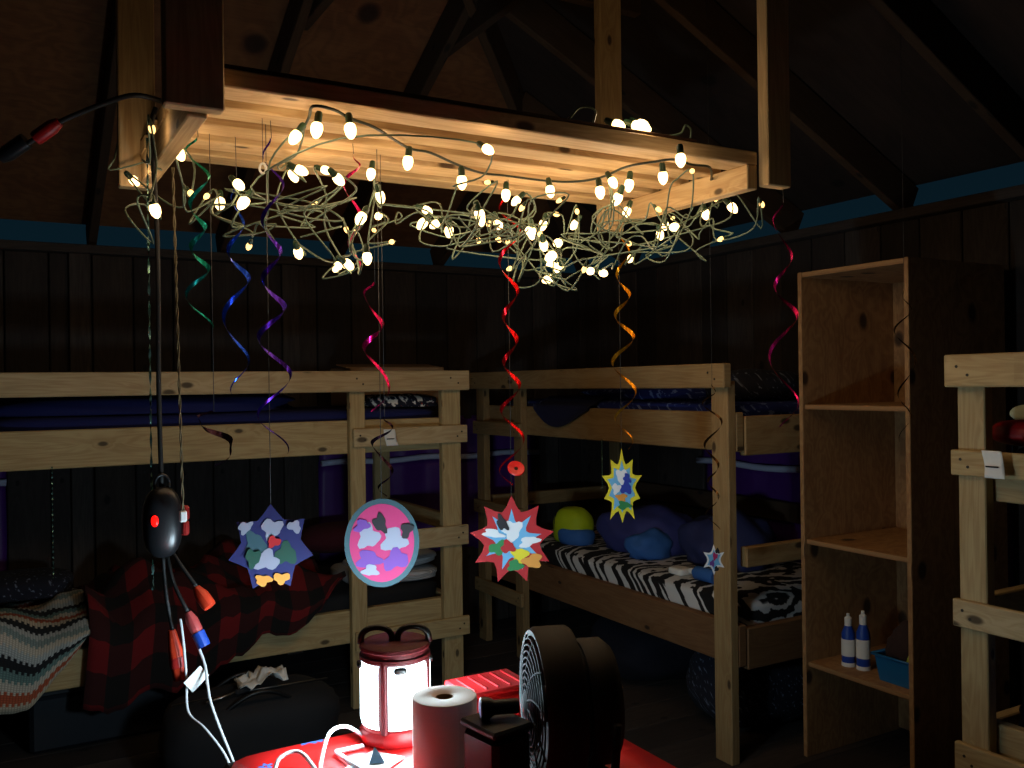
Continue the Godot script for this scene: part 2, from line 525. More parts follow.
	M.paper_roll.backlight = Color(0.3, 0.26, 0.26)
	M.card = plain(Color8(150, 120, 90), 0.9)
	for f in {"teal": Color8(20, 150, 140), "blue": Color8(30, 80, 230), "purple": Color8(80, 40, 190), "magenta": Color8(220, 20, 110), "red": Color8(225, 14, 24), "gold": Color8(240, 160, 30), "pink": Color8(240, 30, 130), "bronze": Color8(96, 66, 34), "plum": Color8(48, 24, 44), "silver_green": Color8(150, 200, 190)}.keys():
		var c: Color = {"teal": Color8(20, 150, 140), "blue": Color8(30, 80, 230), "purple": Color8(80, 40, 190), "magenta": Color8(220, 20, 110), "red": Color8(225, 14, 24), "gold": Color8(240, 160, 30), "pink": Color8(240, 30, 130), "bronze": Color8(96, 66, 34), "plum": Color8(48, 24, 44), "silver_green": Color8(150, 200, 190)}[f]
		M["foil_" + f] = plain(c, 0.22, 0.85)
	for f in [["print_red", Color8(186, 22, 30)], ["print_yellow", Color8(232, 214, 40)], ["print_pink", Color8(186, 42, 104)], ["print_teal", Color8(48, 82, 92)], ["print_navy", Color8(24, 28, 92)], ["print_leaf", Color8(22, 74, 58)], ["print_grey", Color8(150, 152, 170)], ["print_blue", Color8(40, 60, 170)], ["print_sky", Color8(110, 180, 225)], ["print_green", Color8(40, 130, 70)], ["print_white", Color8(236, 236, 240)], ["print_orange", Color8(226, 150, 60)], ["print_violet", Color8(110, 60, 150)], ["print_black", Color8(26, 20, 28)]]:
		M[f[0]] = plain(f[1], 0.7)

# ---------------------------------------------------------------- the cabin
const X0 := -2.6
const X1 := 3.2
const Z0 := -4.7
const Z1 := 1.6
const PLATE := 2.04
const EAVE := 2.26
const PITCH := 0.5

# a wall of upright planks between two ends, with window openings [from, to, sill, head]; `along` runs on the inside face
func plank_wall(called: String, from: Vector3, to: Vector3, inward: Vector3, openings: Array) -> Node3D:
	var w := structure(called)
	var way := (to - from).normalized()
	var length := from.distance_to(to)
	var turn := Vector3(0, atan2(-way.z, way.x), 0)
	var solid := []   # stretches [a, b, low, high] of the backing
	var a := 0.0
	for o in openings:
		solid.append([a, o[0], 0.0, PLATE])
		solid.append([o[0], o[1], 0.0, o[2]])
		solid.append([o[0], o[1], o[3], PLATE])
		a = o[1]
	solid.append([a, length, 0.0, PLATE])
	for s in solid:
		if s[1] - s[0] < 0.01:
			continue
		var mid: Vector3 = from + way * ((s[0] + s[1]) * 0.5) + Vector3.UP * ((s[2] + s[3]) * 0.5) - inward * 0.065
		part(w, "sheathing", board(Vector3(s[1] - s[0], s[3] - s[2], 0.05), 0.001), M.grey[3], mid, turn)
		var n := maxi(1, roundi((s[1] - s[0]) / 0.185))
		var step: float = (s[1] - s[0]) / n
		for k in n:
			var at: Vector3 = from + way * (s[0] + (k + 0.5) * step) + Vector3.UP * ((s[2] + s[3]) * 0.5) - inward * (0.022 + rng.randf() * 0.004)
			part(w, "plank", board(Vector3(step - 0.006, s[3] - s[2], 0.032), 0.004), pick("grey"), at, turn)
	part(w, "top_plate", board(Vector3(length, 0.04, 0.14), 0.003), M.grey[0], from + way * length * 0.5 + Vector3.UP * (PLATE + 0.02) - inward * 0.02, turn)
	return w

func roof_panel(roof: Node3D, corners: Array, look: Material) -> void:
	var st := start()
	var n: Vector3 = (corners[1] - corners[0]).cross(corners[2] - corners[0]).normalized()
	if n.y < 0:
		n = -n
	var up := n * 0.03
	for i in range(1, corners.size() - 1):
		tri(st, corners[0], corners[i], corners[i + 1], -n, Vector2(corners[0].x, corners[0].z), Vector2(corners[i].x, corners[i].z), Vector2(corners[i + 1].x, corners[i + 1].z))
		tri(st, corners[0] + up, corners[i] + up, corners[i + 1] + up, n)
	var mid := Vector3.ZERO
	for c in corners:
		mid += c / corners.size()
	for i in corners.size():
		var p: Vector3 = corners[i]
		var q: Vector3 = corners[(i + 1) % corners.size()]
		quad(st, p, q, q + up, p + up, (p + q) * 0.5 - mid)
	part(roof, "roof_deck", done(st), look)

# a sawn bar between two points, its tall side turned up
func bar(parent: Node3D, called: String, a: Vector3, b: Vector3, wide: float, tall: float, mat: Material) -> MeshInstance3D:
	var x := (b - a).normalized()
	var z := x.cross(Vector3.UP).normalized()
	var y := z.cross(x)
	var o := part(parent, called, board(Vector3(a.distance_to(b), tall, wide)), mat)
	o.transform = Transform3D(Basis(x, y, z), (a + b) * 0.5)
	return o

func build_cabin() -> void:
	var floor_ := structure("floor")
	part(floor_, "subfloor", board(Vector3(X1 - X0 + 0.3, 0.08, Z1 - Z0 + 0.3), 0.001), M.floor[0], Vector3((X0 + X1) / 2, -0.075, (Z0 + Z1) / 2))
	var n := 32
	var step := (Z1 - Z0) / n
	for k in n:
		part(floor_, "floorboard", board(Vector3(X1 - X0, 0.035, step - 0.004), 0.003), pick("grey"), Vector3((X0 + X1) / 2, -0.0175, Z0 + (k + 0.5) * step))
	plank_wall("wall_back", Vector3(X0, 0, Z0), Vector3(X1, 0, Z0), Vector3(0, 0, 1), [[1.55, 2.64, 0.45, 1.2], [4.1, 5.45, 0.45, 1.2]])
	plank_wall("wall_right", Vector3(X1, 0, Z0), Vector3(X1, 0, Z1), Vector3(-1, 0, 0), [[1.1, 2.75, 0.45, 1.2]])
	plank_wall("wall_left", Vector3(X0, 0, Z1), Vector3(X0, 0, Z0), Vector3(1, 0, 0), [])
	plank_wall("wall_front", Vector3(X1, 0, Z1), Vector3(X0, 0, Z1), Vector3(0, 0, -1), [])
	# studs that stand out from the planks
	for s in [-0.62, 0.35, 1.35]:
		part(get_node("wall_back"), "stud", board(Vector3(0.089, PLATE, 0.03)), M.grey[0], Vector3(s, PLATE / 2, Z0 + 0.012))
	for c in [Vector3(X1 + 0.03, PLATE / 2, Z0 - 0.03), Vector3(X0 - 0.03, PLATE / 2, Z0 - 0.03), Vector3(X1 + 0.03, PLATE / 2, Z1 + 0.03), Vector3(X0 - 0.03, PLATE / 2, Z1 + 0.03)]:
		part(get_node("wall_back") if c.z < 0 else get_node("wall_front"), "corner_post", board(Vector3(0.13, PLATE, 0.13)), M.grey[1], c)
	# hipped roof on rafters, its eaves open above the plates
	var roof := structure("ceiling")
	var half := (X1 - X0) / 2
	var peak := EAVE + PITCH * half
	var xr := (X0 + X1) / 2
	var o := 0.12
	var a := Vector3(X0 - o, EAVE - PITCH * o, Z0 - o)
	var b := Vector3(X1 + o, EAVE - PITCH * o, Z0 - o)
	var c := Vector3(X1 + o, EAVE - PITCH * o, Z1 + o)
	var d := Vector3(X0 - o, EAVE - PITCH * o, Z1 + o)
	var r0 := Vector3(xr, peak, Z0 + half)
	var r1 := Vector3(xr, peak, Z1 - half)
	roof_panel(roof, [a, b, r0], M.roof[0])
	roof_panel(roof, [b, c, r1, r0], M.roof[1])
	roof_panel(roof, [c, d, r1], M.roof[1])
	roof_panel(roof, [d, a, r0, r1], M.roof[1])
	var under := Vector3(0, -0.085, 0)
	for k in range(-5, 4):
		var x := 1.02 + 0.61 * k
		var run := minf(x - X0, X1 - x)
		if run > 0.3:
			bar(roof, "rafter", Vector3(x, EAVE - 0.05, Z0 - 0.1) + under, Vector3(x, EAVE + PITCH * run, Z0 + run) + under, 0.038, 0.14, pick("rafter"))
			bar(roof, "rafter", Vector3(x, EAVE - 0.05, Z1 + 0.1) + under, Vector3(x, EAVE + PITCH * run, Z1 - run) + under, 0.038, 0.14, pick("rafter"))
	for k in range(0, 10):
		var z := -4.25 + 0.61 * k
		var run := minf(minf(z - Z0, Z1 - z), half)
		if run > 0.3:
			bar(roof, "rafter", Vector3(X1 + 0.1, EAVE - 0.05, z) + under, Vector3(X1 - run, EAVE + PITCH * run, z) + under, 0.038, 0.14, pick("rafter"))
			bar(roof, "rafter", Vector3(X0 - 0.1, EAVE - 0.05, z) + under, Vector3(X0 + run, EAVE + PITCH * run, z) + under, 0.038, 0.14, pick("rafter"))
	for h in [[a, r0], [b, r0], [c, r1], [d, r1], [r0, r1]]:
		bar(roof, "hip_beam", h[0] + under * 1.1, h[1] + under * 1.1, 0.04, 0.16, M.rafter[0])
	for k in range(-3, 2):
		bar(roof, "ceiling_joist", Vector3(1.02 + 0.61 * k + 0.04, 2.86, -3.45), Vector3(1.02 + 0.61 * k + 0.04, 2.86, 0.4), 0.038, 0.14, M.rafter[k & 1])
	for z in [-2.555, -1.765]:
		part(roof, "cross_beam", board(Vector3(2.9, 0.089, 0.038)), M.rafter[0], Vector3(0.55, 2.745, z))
	# cloth hung in the window openings: a lower drop, an upper flap and a pale rolled hem where they meet
	window_cloth("window_1", Vector3(-1.05, 0, Z0 - 0.02), Vector3(0.04, 0, Z0 - 0.02), M.purple)
	window_cloth("window_2", Vector3(1.5, 0, Z0 - 0.02), Vector3(2.85, 0, Z0 - 0.02), M.purple)
	window_cloth("window_3", Vector3(X1 + 0.02, 0, -3.6), Vector3(X1 + 0.02, 0, -1.95), M.purple)

func window_cloth(called: String, from: Vector3, to: Vector3, mat: Material) -> void:
	var w := structure(called)
	var way := (to - from).normalized()
	var inward := Vector3.UP.cross(way) * -1.0
	if inward.dot(Vector3(0.3, 0, -1.5) - from) < 0:
		inward = -inward
	var n := 40
	var length := from.distance_to(to)
	for piece in [["lower_curtain", 0.44, 0.995, 0.0], ["upper_flap", 0.985, 1.22, 0.02]]:
		var rows := []
		for i in n + 1:
			var line := []
			for j in 9:
				var f: float = j / 8.0
				var fold := 0.012 * sin(i * 0.9 + 2.0 * noise.get_noise_2d(i * 6.0, f * 30.0)) + 0.006 * sin(i * 2.3)
				line.append(from + way * length * i / n + Vector3.UP * lerpf(piece[1], piece[2], f) + inward * (fold * (0.4 + 0.6 * absf(0.5 - f) * 2.0) + piece[3]))
			rows.append(line)
		part(w, piece[0], cloth(rows, 0.003), mat)
	var pts := []
	for i in 25:
		pts.append(from + way * length * i / 24.0 + Vector3.UP * (0.99 + 0.006 * sin(i * 0.7)) + inward * 0.05)
	part(w, "rolled_hem", tube(pts, 0.016, 10), M.hem)

# ---------------------------------------------------------------- bunks
# local axes: x along the length, +z out of the front; posts [x, width], rung heights, side boards [low, high]
func bunk(label: String, at: Vector3, turn: float, length: float, posts: Array, ladder: Array, rungs: Array, upper: Array, lower: Array, rail := [1.375, 1.465], backs := false, look := "pine", low_look := "pine") -> Node3D:
	var b := thing("bunk_bed", label, "bunk bed", at, turn, "rough pine bunk beds")
	var deep := 0.93
	for p in posts:
		part(b, "post", board(Vector3(p[1], 1.40, 0.038)), pick(look), Vector3(p[0] + p[1] / 2, 0.70, -0.019))
	for x in [0.05, length - 0.05]:
		part(b, "back_post", board(Vector3(0.089, 1.465, 0.038)), pick(look), Vector3(x, 0.7325, -deep + 0.019))
	var top := part(b, "top_rail", board(Vector3(length + 0.03, rail[1] - rail[0], 0.038), 0.004), pick(look), Vector3(length / 2, (rail[0] + rail[1]) / 2, 0.019))
	for p in posts:
		for k in 2:
			part(top, "screw", lathe([[0.0, 0.002], [0.004, 0.0016], [0.0045, 0.0]], 8), M.screw, Vector3(p[0] + p[1] * (0.3 + 0.4 * k) - length / 2, 0.012 - 0.024 * k, 0.019), Vector3(PI / 2, 0, 0))
	for s in [upper, lower]:
		var tall: float = s[1] - s[0]
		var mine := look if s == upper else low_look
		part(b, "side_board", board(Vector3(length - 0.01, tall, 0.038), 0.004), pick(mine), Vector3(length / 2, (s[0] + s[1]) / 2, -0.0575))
		part(b, "back_board", board(Vector3(length - 0.01, tall, 0.038), 0.004), pick(look), Vector3(length / 2, (s[0] + s[1]) / 2, -deep + 0.0575))
		for x in [0.019, length - 0.019]:
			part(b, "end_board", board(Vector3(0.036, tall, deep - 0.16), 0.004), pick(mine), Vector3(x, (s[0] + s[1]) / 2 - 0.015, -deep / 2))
		part(b, "bed_deck", board(Vector3(length - 0.09, 0.015, deep - 0.17), 0.002), M.ply[1], Vector3(length / 2, s[0] + 0.06, -deep / 2))
	for x in [0.019, length - 0.019]:
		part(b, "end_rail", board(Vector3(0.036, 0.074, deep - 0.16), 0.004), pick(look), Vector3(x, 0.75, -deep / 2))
	if backs:
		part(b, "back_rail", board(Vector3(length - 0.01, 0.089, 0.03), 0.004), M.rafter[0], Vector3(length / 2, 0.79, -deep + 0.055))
	for h in rungs:
		var r := part(b, "rung", board(Vector3(ladder[1] - ladder[0], h[1] - h[0], 0.02), 0.003), pick(look), Vector3((ladder[0] + ladder[1]) / 2, (h[0] + h[1]) / 2, 0.010))
		for s in [-1.0, 1.0]:
			for k in 2:
				part(r, "screw", lathe([[0.0, 0.002], [0.004, 0.0016], [0.0045, 0.0]], 8), M.screw, Vector3(s * ((ladder[1] - ladder[0]) / 2 - 0.03 - 0.022 * k), 0.010 - 0.02 * k, 0.010), Vector3(PI / 2, 0, 0))
	return b

func mattress(label: String, mid: Vector3, size: Vector3, mat: Material, group := "bunk mattresses") -> void:
	var t := thing("mattress", label, "mattress", mid - Vector3(0, size.y / 2, 0), 0.0, group)
	part(t, "cover", soft(size, 9.0, 0.02, mid.x * 50.0, 28, 64), mat, Vector3(0, size.y / 2, 0))

func build_bunks() -> void:
	bunk("pine bunk bed along the back wall, its ladder behind the pink oval cutout", Vector3(-0.1, 0, -3.738), 0.0, 1.98, [[0.0, 0.089], [1.43, 0.07], [1.87, 0.095]], [1.44, 1.99], [[1.135, 1.215], [0.665, 0.755], [0.25, 0.335]], [1.105, 1.25], [0.277, 0.42])
	bunk("pine bunk bed with the zebra mattress, left of the tall shelf unit", Vector3(2.308, 0, -4.43), -PI / 2, 1.98, [[0.0, 0.085], [0.41, 0.075], [1.885, 0.089]], [-0.01, 0.5], [[1.13, 1.20], [0.70, 0.77], [0.27, 0.34]], [1.14, 1.285], [0.352, 0.505], [1.375, 1.465], true, "dimmed_pine", "dark_pine")
	bunk("pine bunk bed at the right edge, nearest the camera, right of the shelf unit", Vector3(2.338, 0, -1.575), -PI / 2, 1.9, [[0.0, 0.08], [0.5, 0.08], [1.81, 0.089]], [-0.01, 0.6], [[1.13, 1.20], [0.708, 0.784], [0.30, 0.385]], [1.06, 1.19], [0.32, 0.45])
	mattress("blue sheeted mattress on the top bunk along the back wall", Vector3(0.89, 1.235, -4.2), Vector3(1.86, 0.13, 0.76), M.blue_sheet)
	mattress("dark mattress under the red plaid blanket on the lower left bunk", Vector3(0.89, 0.42, -4.2), Vector3(1.86, 0.15, 0.76), M.charcoal)
	mattress("blue printed mattress on the top bunk above the zebra mattress", Vector3(2.775, 1.265, -3.43), Vector3(0.76, 0.11, 1.84), M.blue_print)
	mattress("black and white zebra striped mattress on the lower bunk", Vector3(2.775, 0.505, -3.43), Vector3(0.765, 0.165, 1.84), M.zebra)
	mattress("navy mattress on the top bunk at the right edge", Vector3(2.80, 1.171, -0.625), Vector3(0.76, 0.086, 1.78), M.navy)
	mattress("dark navy mattress on the lower bunk at the right edge", Vector3(2.80, 0.445, -0.625), Vector3(0.76, 0.12, 1.78), M.navy)

# a cover that lies on a bed and falls over its front: x from..to, hang(f) gives how far it falls, back edge at z_back
func drape(x_from: float, x_to: float, z_back: float, z_front: float, top: float, hang: Callable, lumps: float, seed_at: float, uv := 1.0, slant := 0.0) -> ArrayMesh:
	var rows := []
	var n := 36
	for i in n + 1:
		var f := float(i) / n
		var x := lerpf(x_from, x_to, f)
		var line := []
		for j in 17:
			var g := j / 16.0
			var z := lerpf(z_back, z_front - 0.03, g)
			var y := top + lumps * (0.5 + noise.get_noise_2d(x * 220.0 + seed_at, z * 220.0)) + 0.3 * lumps * noise.get_noise_2d(x * 700.0, z * 700.0 + seed_at)
			line.append(Vector3(x + slant * (1.0 - g), y - 0.02 * smoothstep(0.85, 1.0, g) , z))
		var drop: float = hang.call(f)
		var edge: Vector3 = line[-1]
		for k in range(1, 11):
			var h := k / 10.0
			var out := 0.03 * minf(1.0, h * 5.0) + 0.014 * noise.get_noise_2d(x * 500.0 + seed_at, h * 40.0)
			line.append(Vector3(x - 0.03 * h, edge.y - drop * h - 0.004, z_front - 0.03 + out))
		rows.append(line)
	return cloth(rows, 0.008, uv)

func build_bedding() -> void:
	var t := thing("plaid_blanket", "red and black plaid blanket hanging over the lower left bunk", "blanket", Vector3(0.75, 0.5, -4.0))
	part(t, "blanket_cloth", recentre(drape(0.30, 1.30, -4.5, -3.715, 0.515, func(f: float) -> float: return 0.33 - 0.03 * sin(f * 9.0) if f < 0.34 else lerpf(0.30, 0.03, minf(1.0, (f - 0.34) / 0.66)), 0.13, 10.0), t.position), M.plaid)
	t = thing("crochet_blanket", "striped cream and grey crochet blanket at the left edge of the lower bunk", "blanket", Vector3(0.1, 0.5, -4.0))
	part(t, "blanket_cloth", recentre(drape(-0.06, 0.30, -4.35, -3.705, 0.51, func(f: float) -> float: return lerpf(0.32, 0.05, pow(f, 1.5)), 0.06, 60.0), t.position), M.crochet)
	t = thing("folded_blanket", "grey ribbed folded blanket behind the lower left ladder rungs", "blanket", Vector3(1.6, 0.497, -4.05))
	part(t, "lower_fold", soft(Vector3(0.44, 0.06, 0.42), 5.0, 0.05, 3.0, 20, 32, -0.022), M.ribbed, Vector3(0, 0.022, 0))
	part(t, "upper_fold", soft(Vector3(0.40, 0.05, 0.36), 4.0, 0.08, 9.0), M.ribbed, Vector3(0.04, 0.070, -0.02), Vector3(0, 0.1, 0.08))
	t = thing("pillow", "dark red pillow lying at the wall end of the plaid covered bunk", "pillow", Vector3(1.45, 0.60, -4.40))
	part(t, "pillow_case", soft(Vector3(0.5, 0.14, 0.30), 3.0, 0.08, 21.0), plain(Color8(70, 18, 30), 0.95), Vector3(0.1, 0.04, 0))
	t = thing("pillow", "dim patterned pillow behind the crochet blanket at the left edge", "pillow", Vector3(0.07, 0.56, -4.25))
	part(t, "pillow_case", soft(Vector3(0.42, 0.12, 0.32), 3.0, 0.1, 31.0, 20, 32, -0.03), M.dark_print, Vector3(0, 0.03, 0))
	t = thing("blanket_heap", "rumpled blue blanket along the top bunk by the back wall", "blanket", Vector3(0.55, 1.301, -4.1))
	part(t, "blanket_cloth", soft(Vector3(1.25, 0.12, 0.54), 3.0, 0.14, 41.0, 20, 32, -0.02), M.blue_sheet, Vector3(0, 0.02, 0))
	t = thing("pillow", "dark flowered pillow behind the top ladder rung of the back bunk", "pillow", Vector3(1.60, 1.301, -4.0))
	part(t, "pillow_case", soft(Vector3(0.36, 0.08, 0.26), 3.0, 0.12, 51.0, 20, 32, -0.02), M.flowers, Vector3(0.05, 0.02, 0.04))
	t = thing("flat_carton", "flat brown cardboard carton on the top bunk by the back wall", "carton", Vector3(1.70, 1.301, -4.32))
	part(t, "carton_body", board(Vector3(0.50, 0.19, 0.3), 0.004), M.card, Vector3(0.04, 0.095, 0))
	part(t, "carton_flap", board(Vector3(0.50, 0.006, 0.14), 0.001), M.card, Vector3(0.02, 0.197, 0.07), Vector3(0.12, 0, 0))
	# on the zebra bed
	var top := 0.589
	t = thing("stuffed_sack", "lime green and blue stuffed sack on the zebra mattress", "sack", Vector3(2.56, top, -3.86))
	var bag := part(t, "sack_body", soft(Vector3(0.17, 0.22, 0.21), 2.5, 0.06, 61.0, 20, 32, -0.07), M.lime, Vector3(0, 0.07, 0), Vector3(0.12, 0.4, 0))
	part(bag, "blue_end", soft(Vector3(0.16, 0.11, 0.19), 2.6, 0.05, 62.0), M.sky_cloth, Vector3(-0.02, -0.03, 0.035))
	part(bag, "drawstring", tube(ring_points(0.066, 0.082, 26), 0.007, 6), M.black, Vector3(0, 0.02, -0.07), Vector3(0, 0, 0))
	t = thing("sleeping_bag", "rumpled blue sleeping bag heaped on the zebra mattress", "sleeping bag", Vector3(2.76, top, -3.50))
	part(t, "bag_shell", soft(Vector3(0.40, 0.27, 0.46), 2.6, 0.22, 71.0, 26, 44, -0.07), M.navy_bag, Vector3(0, 0.07, 0), Vector3(0, 0.1, 0))
	part(t, "bag_lining", soft(Vector3(0.26, 0.16, 0.18), 2.4, 0.25, 75.0, 20, 32, -0.045), M.sky_cloth, Vector3(-0.12, 0.045, 0.17), Vector3(0, 0.3, 0))
	t = thing("sleeping_bag", "dark blue bunched cover behind the right post of the zebra bed", "sleeping bag", Vector3(2.84, top, -3.02))
	part(t, "bag_shell", soft(Vector3(0.40, 0.32, 0.38), 2.4, 0.26, 82.0, 26, 44, -0.07), plain(Color8(40, 48, 96), 0.8), Vector3(0, 0.07, 0))
	t = thing("wipes_pack", "small white pack lying on the zebra mattress", "pack", Vector3(2.50, top, -2.96))
	part(t, "pack_body", soft(Vector3(0.07, 0.03, 0.09), 5.0), M.white, Vector3(0, 0.014, 0))
	t = thing("drink_bottle", "blue bottle lying on the zebra mattress beside the post", "bottle", Vector3(2.49, top, -2.80))
	var bb := part(t, "bottle_body", lathe([[0.0, -0.07], [0.026, -0.07], [0.028, -0.065], [0.028, 0.04], [0.014, 0.06], [0.0, 0.06]]), M.sky_cloth, Vector3(0, 0.028, 0), Vector3(-PI / 2, 0.0, 0))
	part(bb, "cap", lathe([[0.0, 0.058], [0.013, 0.058], [0.013, 0.08], [0.0, 0.08]]), M.white)
	t = thing("pillow", "dark dotted pillow on the top bunk beside the shelf unit", "pillow", Vector3(2.72, 1.321, -2.74))
	part(t, "pillow_case", soft(Vector3(0.40, 0.15, 0.30), 3.0, 0.1, 91.0, 20, 32, -0.05), M.dark_print, Vector3(0, 0.05, 0))
	t = thing("blanket_heap", "blue printed cover on the top bunk above the yellow cutout", "blanket", Vector3(2.66, 1.321, -3.3))
	part(t, "blanket_cloth", soft(Vector3(0.44, 0.08, 0.8), 3.0, 0.15, 95.0, 20, 32, -0.02), M.blue_print, Vector3(0, 0.02, 0))
	t = thing("draped_blanket", "dark navy blanket edge sagging over the upper guard board", "blanket", Vector3(2.33, 1.29, -3.62))
	var rows := []
	for i in 25:
		var f := i / 24.0
		var z := lerpf(-3.86, -3.38, f)
		var drop := 0.012 + 0.085 * pow(sin(PI * pow(f, 0.8)), 1.2)
		rows.append([Vector3(2.50, 1.335, z), Vector3(2.43, 1.332, z), Vector3(2.385, 1.31, z), Vector3(2.372, 1.297, z), Vector3(2.345, 1.296, z), Vector3(2.337, 1.285, z), Vector3(2.336, 1.29 - drop * 0.5, z), Vector3(2.335, 1.288 - drop, z)])
	for r in rows:
		for j in r.size():
			r[j] -= t.position
	part(t, "blanket_cloth", cloth(rows, -0.004), M.navy)
	# on the right hand bunk
	t = thing("red_pouch", "red pouch on the top bunk at the right edge", "pouch", Vector3(2.50, 1.215, -1.45))
	part(t, "pouch_body", soft(Vector3(0.14, 0.075, 0.24), 2.8, 0.05, 12.0), M.red_plastic, Vector3(0, 0.03, 0))
	t = thing("plush_toy", "pale green and grey plush toy above the red pouch", "plush toy", Vector3(2.64, 1.215, -1.455))
	var plush := plain(Color8(176, 186, 160), 0.95)
	part(t, "plush_body", soft(Vector3(0.14, 0.15, 0.16), 2.2, 0.1, 14.0), plush, Vector3(0, 0.075, 0))
	part(t, "plush_head", soft(Vector3(0.10, 0.11, 0.11), 2.1, 0.08, 15.0), plain(Color8(90, 96, 120), 0.95), Vector3(0.0, 0.19, 0.02))
	for s in [-1.0, 1.0]:
		part(t, "plush_arm", soft(Vector3(0.05, 0.05, 0.1), 2.2, 0.05, 17.0 + s), plush, Vector3(-0.05, 0.08, 0.07 * s))
	t = thing("blue_bundle", "pale blue bundle of cloth on the lower bunk at the right edge", "bundle", Vector3(2.68, 0.506, -1.27))
	part(t, "bundle_cloth", soft(Vector3(0.40, 0.26, 0.40), 2.6, 0.2, 101.0, 20, 32, -0.08), M.sky_cloth, Vector3(0, 0.08, 0))
	part(t, "bundle_fold", soft(Vector3(0.26, 0.08, 0.32), 2.6, 0.2, 107.0), plain(Color8(150, 170, 200), 0.9), Vector3(-0.1, 0.17, 0.0))
	# paper tags on the ladders
	for s in [[Vector3(1.483, 1.175, -3.676), 0.0, "white paper tag on the top ladder rung of the back bunk"], [Vector3(2.296, 1.17, -1.445), -PI / 2, "white paper tag on the top ladder rung at the right edge"]]:
		t = thing("paper_tag", s[2], "tag", s[0], s[1], "paper tags on the ladders")
		rows = []
		for i in 7:
			var line := []
			for j in 9:
				line.append(Vector3(-0.027 + 0.054 * i / 6.0 + 0.012 * (j / 8.0), 0.036 - 0.072 * j / 8.0, 0.006 + 0.012 * absf(j / 8.0 - 0.3) + 0.002 * sin(i * 2.0 + j)))
			rows.append(line)
		part(t, "paper", cloth(rows, 0.0008), M.white)
		part(t, "print_line", board(Vector3(0.036, 0.004, 0.002), 0.0005), M.print_black, Vector3(0.004, -0.006, 0.0135))

func ring_points(rx: float, ry: float, n: int) -> Array:
	var out := []
	for i in n + 1:
		out.append(Vector3(rx * cos(TAU * i / n), ry * sin(TAU * i / n), 0))
	return out

# moves a mesh made in world coordinates so that `at` becomes its origin
func recentre(m: ArrayMesh, at: Vector3) -> ArrayMesh:
	var st := SurfaceTool.new()
	st.append_from(m, 0, Transform3D(Basis.IDENTITY, -at))
	return st.commit()

